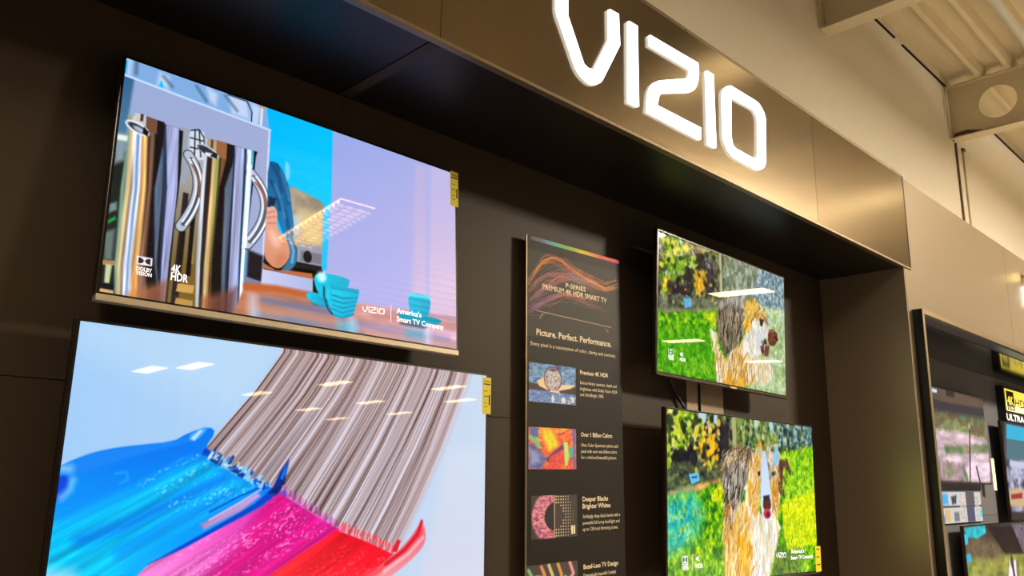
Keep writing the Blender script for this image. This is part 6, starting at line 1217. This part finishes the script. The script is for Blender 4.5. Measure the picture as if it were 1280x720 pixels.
boxobj('card', (-0.57, 0.57, -0.02, -0.0005, -0.152, 0.152), M['frame_black'], t)
o = grid_picture('card_picture', cv, -0.56, 0.56, -0.147, 0.147, -0.021, M['lit_picture'], t)  # printed card made to glow, its brightness put in as emission

S = SIGN
t = thing('lightbox_sign', 'black lightbox sign reading 4K HDR on yellow, high in the recess', 'sign', (S['tl'][0], 0, S['tl'][1]))
ox, oz = S['tl']
rel = lambda p: (p[0] - ox, p[1] - oz)
zt_ = 0.0; zb_ = S['bl'][1] - oz
boxobj('case', (-0.01, 2.4, -0.08, -0.0005, zb_, zt_ + 0.004), M['frame_black'], t, 0.004)
yx, yz1 = rel(S['ytl']); yz0 = rel(S['ybl'])[1]
bx0, bz1 = rel(S['btl']); bx1, bz0 = rel(S['bbr'])
bz0 = yz0 + 0.012
yx += 0.02
bm = bmesh.new(); box(bm, yx, 2.3, -0.082, -0.0802, yz0, yz1); obj('yellow_panel', bm, M['sign_yellow'], t)
bm = bmesh.new(); box(bm, bx0, bx1, -0.0834, -0.0822, bz0, yz1 - 0.02); obj('black_square', bm, M['black_ink'], t)
bm = bmesh.new(); text_bm(bm, '4K', bx0 + 0.02, bz0 + 0.06, (bx1 - bx0) * 0.82, 0.10, 1, -0.0842); obj('lettering', bm, M['sign_yellow'], t)
bm = bmesh.new(); text_bm(bm, 'ULTRA', bx0 + 0.03, bz0 + 0.012, (bx1 - bx0) * 0.8, 0.03, 1, -0.0842); obj('lettering', bm, M['sign_yellow'], t)
bm = bmesh.new(); text_bm(bm, 'HDR', bx1 + 0.03, bz0 + 0.05, 0.55, 0.10, 0, -0.0838); obj('lettering', bm, M['black_ink'], t)
bm = bmesh.new(); text_bm(bm, 'ULTRA HD', rel(S['u0'])[0] + 0.02, rel(S['u0'])[1], 1.05, 0.075, 1, -0.0818); obj('lettering', bm, M['sign_text'], t)

t = thing('stand_in_plaque', 'white glowing plaque with an added small warm lamp, standing in for a glow at the right edge of the champagne header', 'sign', (9.13, -D, 3.47))
boxobj('plaque', (0.0, 0.9, -0.02, 0.006, -0.14, 0.06), M['sign_glow'], t, 0.004)  # plaque, arm and small lamp are added to stand in for an unclear glow
bm = bmesh.new(); tube(bm, [(0.06, 0.006, 0.17), (0.06, -0.05, 0.18)], 0.012); obj('stand_in_arm', bm, M['edge'], t, True)
bm = bmesh.new(); bmesh.ops.create_uvsphere(bm, u_segments=16, v_segments=10, radius=0.05, matrix=Matrix.Translation((0.06, -0.075, 0.175))); obj('stand_in_bulb', bm, M['spot_glow'], t, True)

# ------------------------------------------------------------------ the strip lamps over the shop floor
BRIGHT = [(16.3, -7.45), (23.1, -13.8), (29.5, -14.45), (10.75, -20.6), (10.1, -22.2), (15.9, -20.9), (15.4, -25.2), (20.2, -24.6), (19.85, -28.6), (23.9, -27.3), (23.3, -31.4), (19.5, -19.1), (22.5, -21.7)]
DIM = [(6.2, -2.1), (10.8, -2.9)]
def lamp(x, y, m, label, group, louvre=False):
    t = thing('strip_lamp', label, 'lamp', (x, y, LAMP_Z), group)
    boxobj('lamp_housing', (-0.26, 0.26, -0.73, 0.73, 0.0, 0.07), M['lamp_body'], t)
    boxobj('diffuser', (-0.24, 0.24, -0.71, 0.71, -0.012, -0.001), m, t)
    if louvre:
        for k in range(15): boxobj('louvre_slat', (-0.24, 0.24, -0.70 + 0.1 * k - 0.012, -0.70 + 0.1 * k + 0.012, -0.06, -0.013), M['lamp_body'], t)
        for k in range(3): boxobj('louvre_rail', (-0.14 + 0.14 * k - 0.01, -0.14 + 0.14 * k + 0.01, -0.71, 0.71, -0.061, -0.0135), M['lamp_body'], t)
    for yy in (-0.5, 0.5):
        bm = bmesh.new(); tube(bm, [(0, yy, 0.07), (0, yy, DECK_Z - LAMP_Z + 0.07)], 0.006, 6); obj('hanger_rod', bm, M['steel'], t)
for x, y in BRIGHT: lamp(x, y, M['lamp_glow'], 'bright warm strip lamp hanging from the steel deck over the shop floor', 'bright strip lamps over the shop floor')
for x, y in DIM + [(a, b) for a, b, c in KEY_FILL_LAMPS]: lamp(x, y, M['lamp_soft' if x == 6.2 else 'lamp_dim'], 'soft strip lamp hanging from the steel deck near the display wall, leftmost one added as fill', 'soft strip lamps near the display wall')
lamp(5.0, -5.6, M['lamp_louvre'], 'louvred strip lamp whose grid shows reflected in the coffee pot screen', None, True)
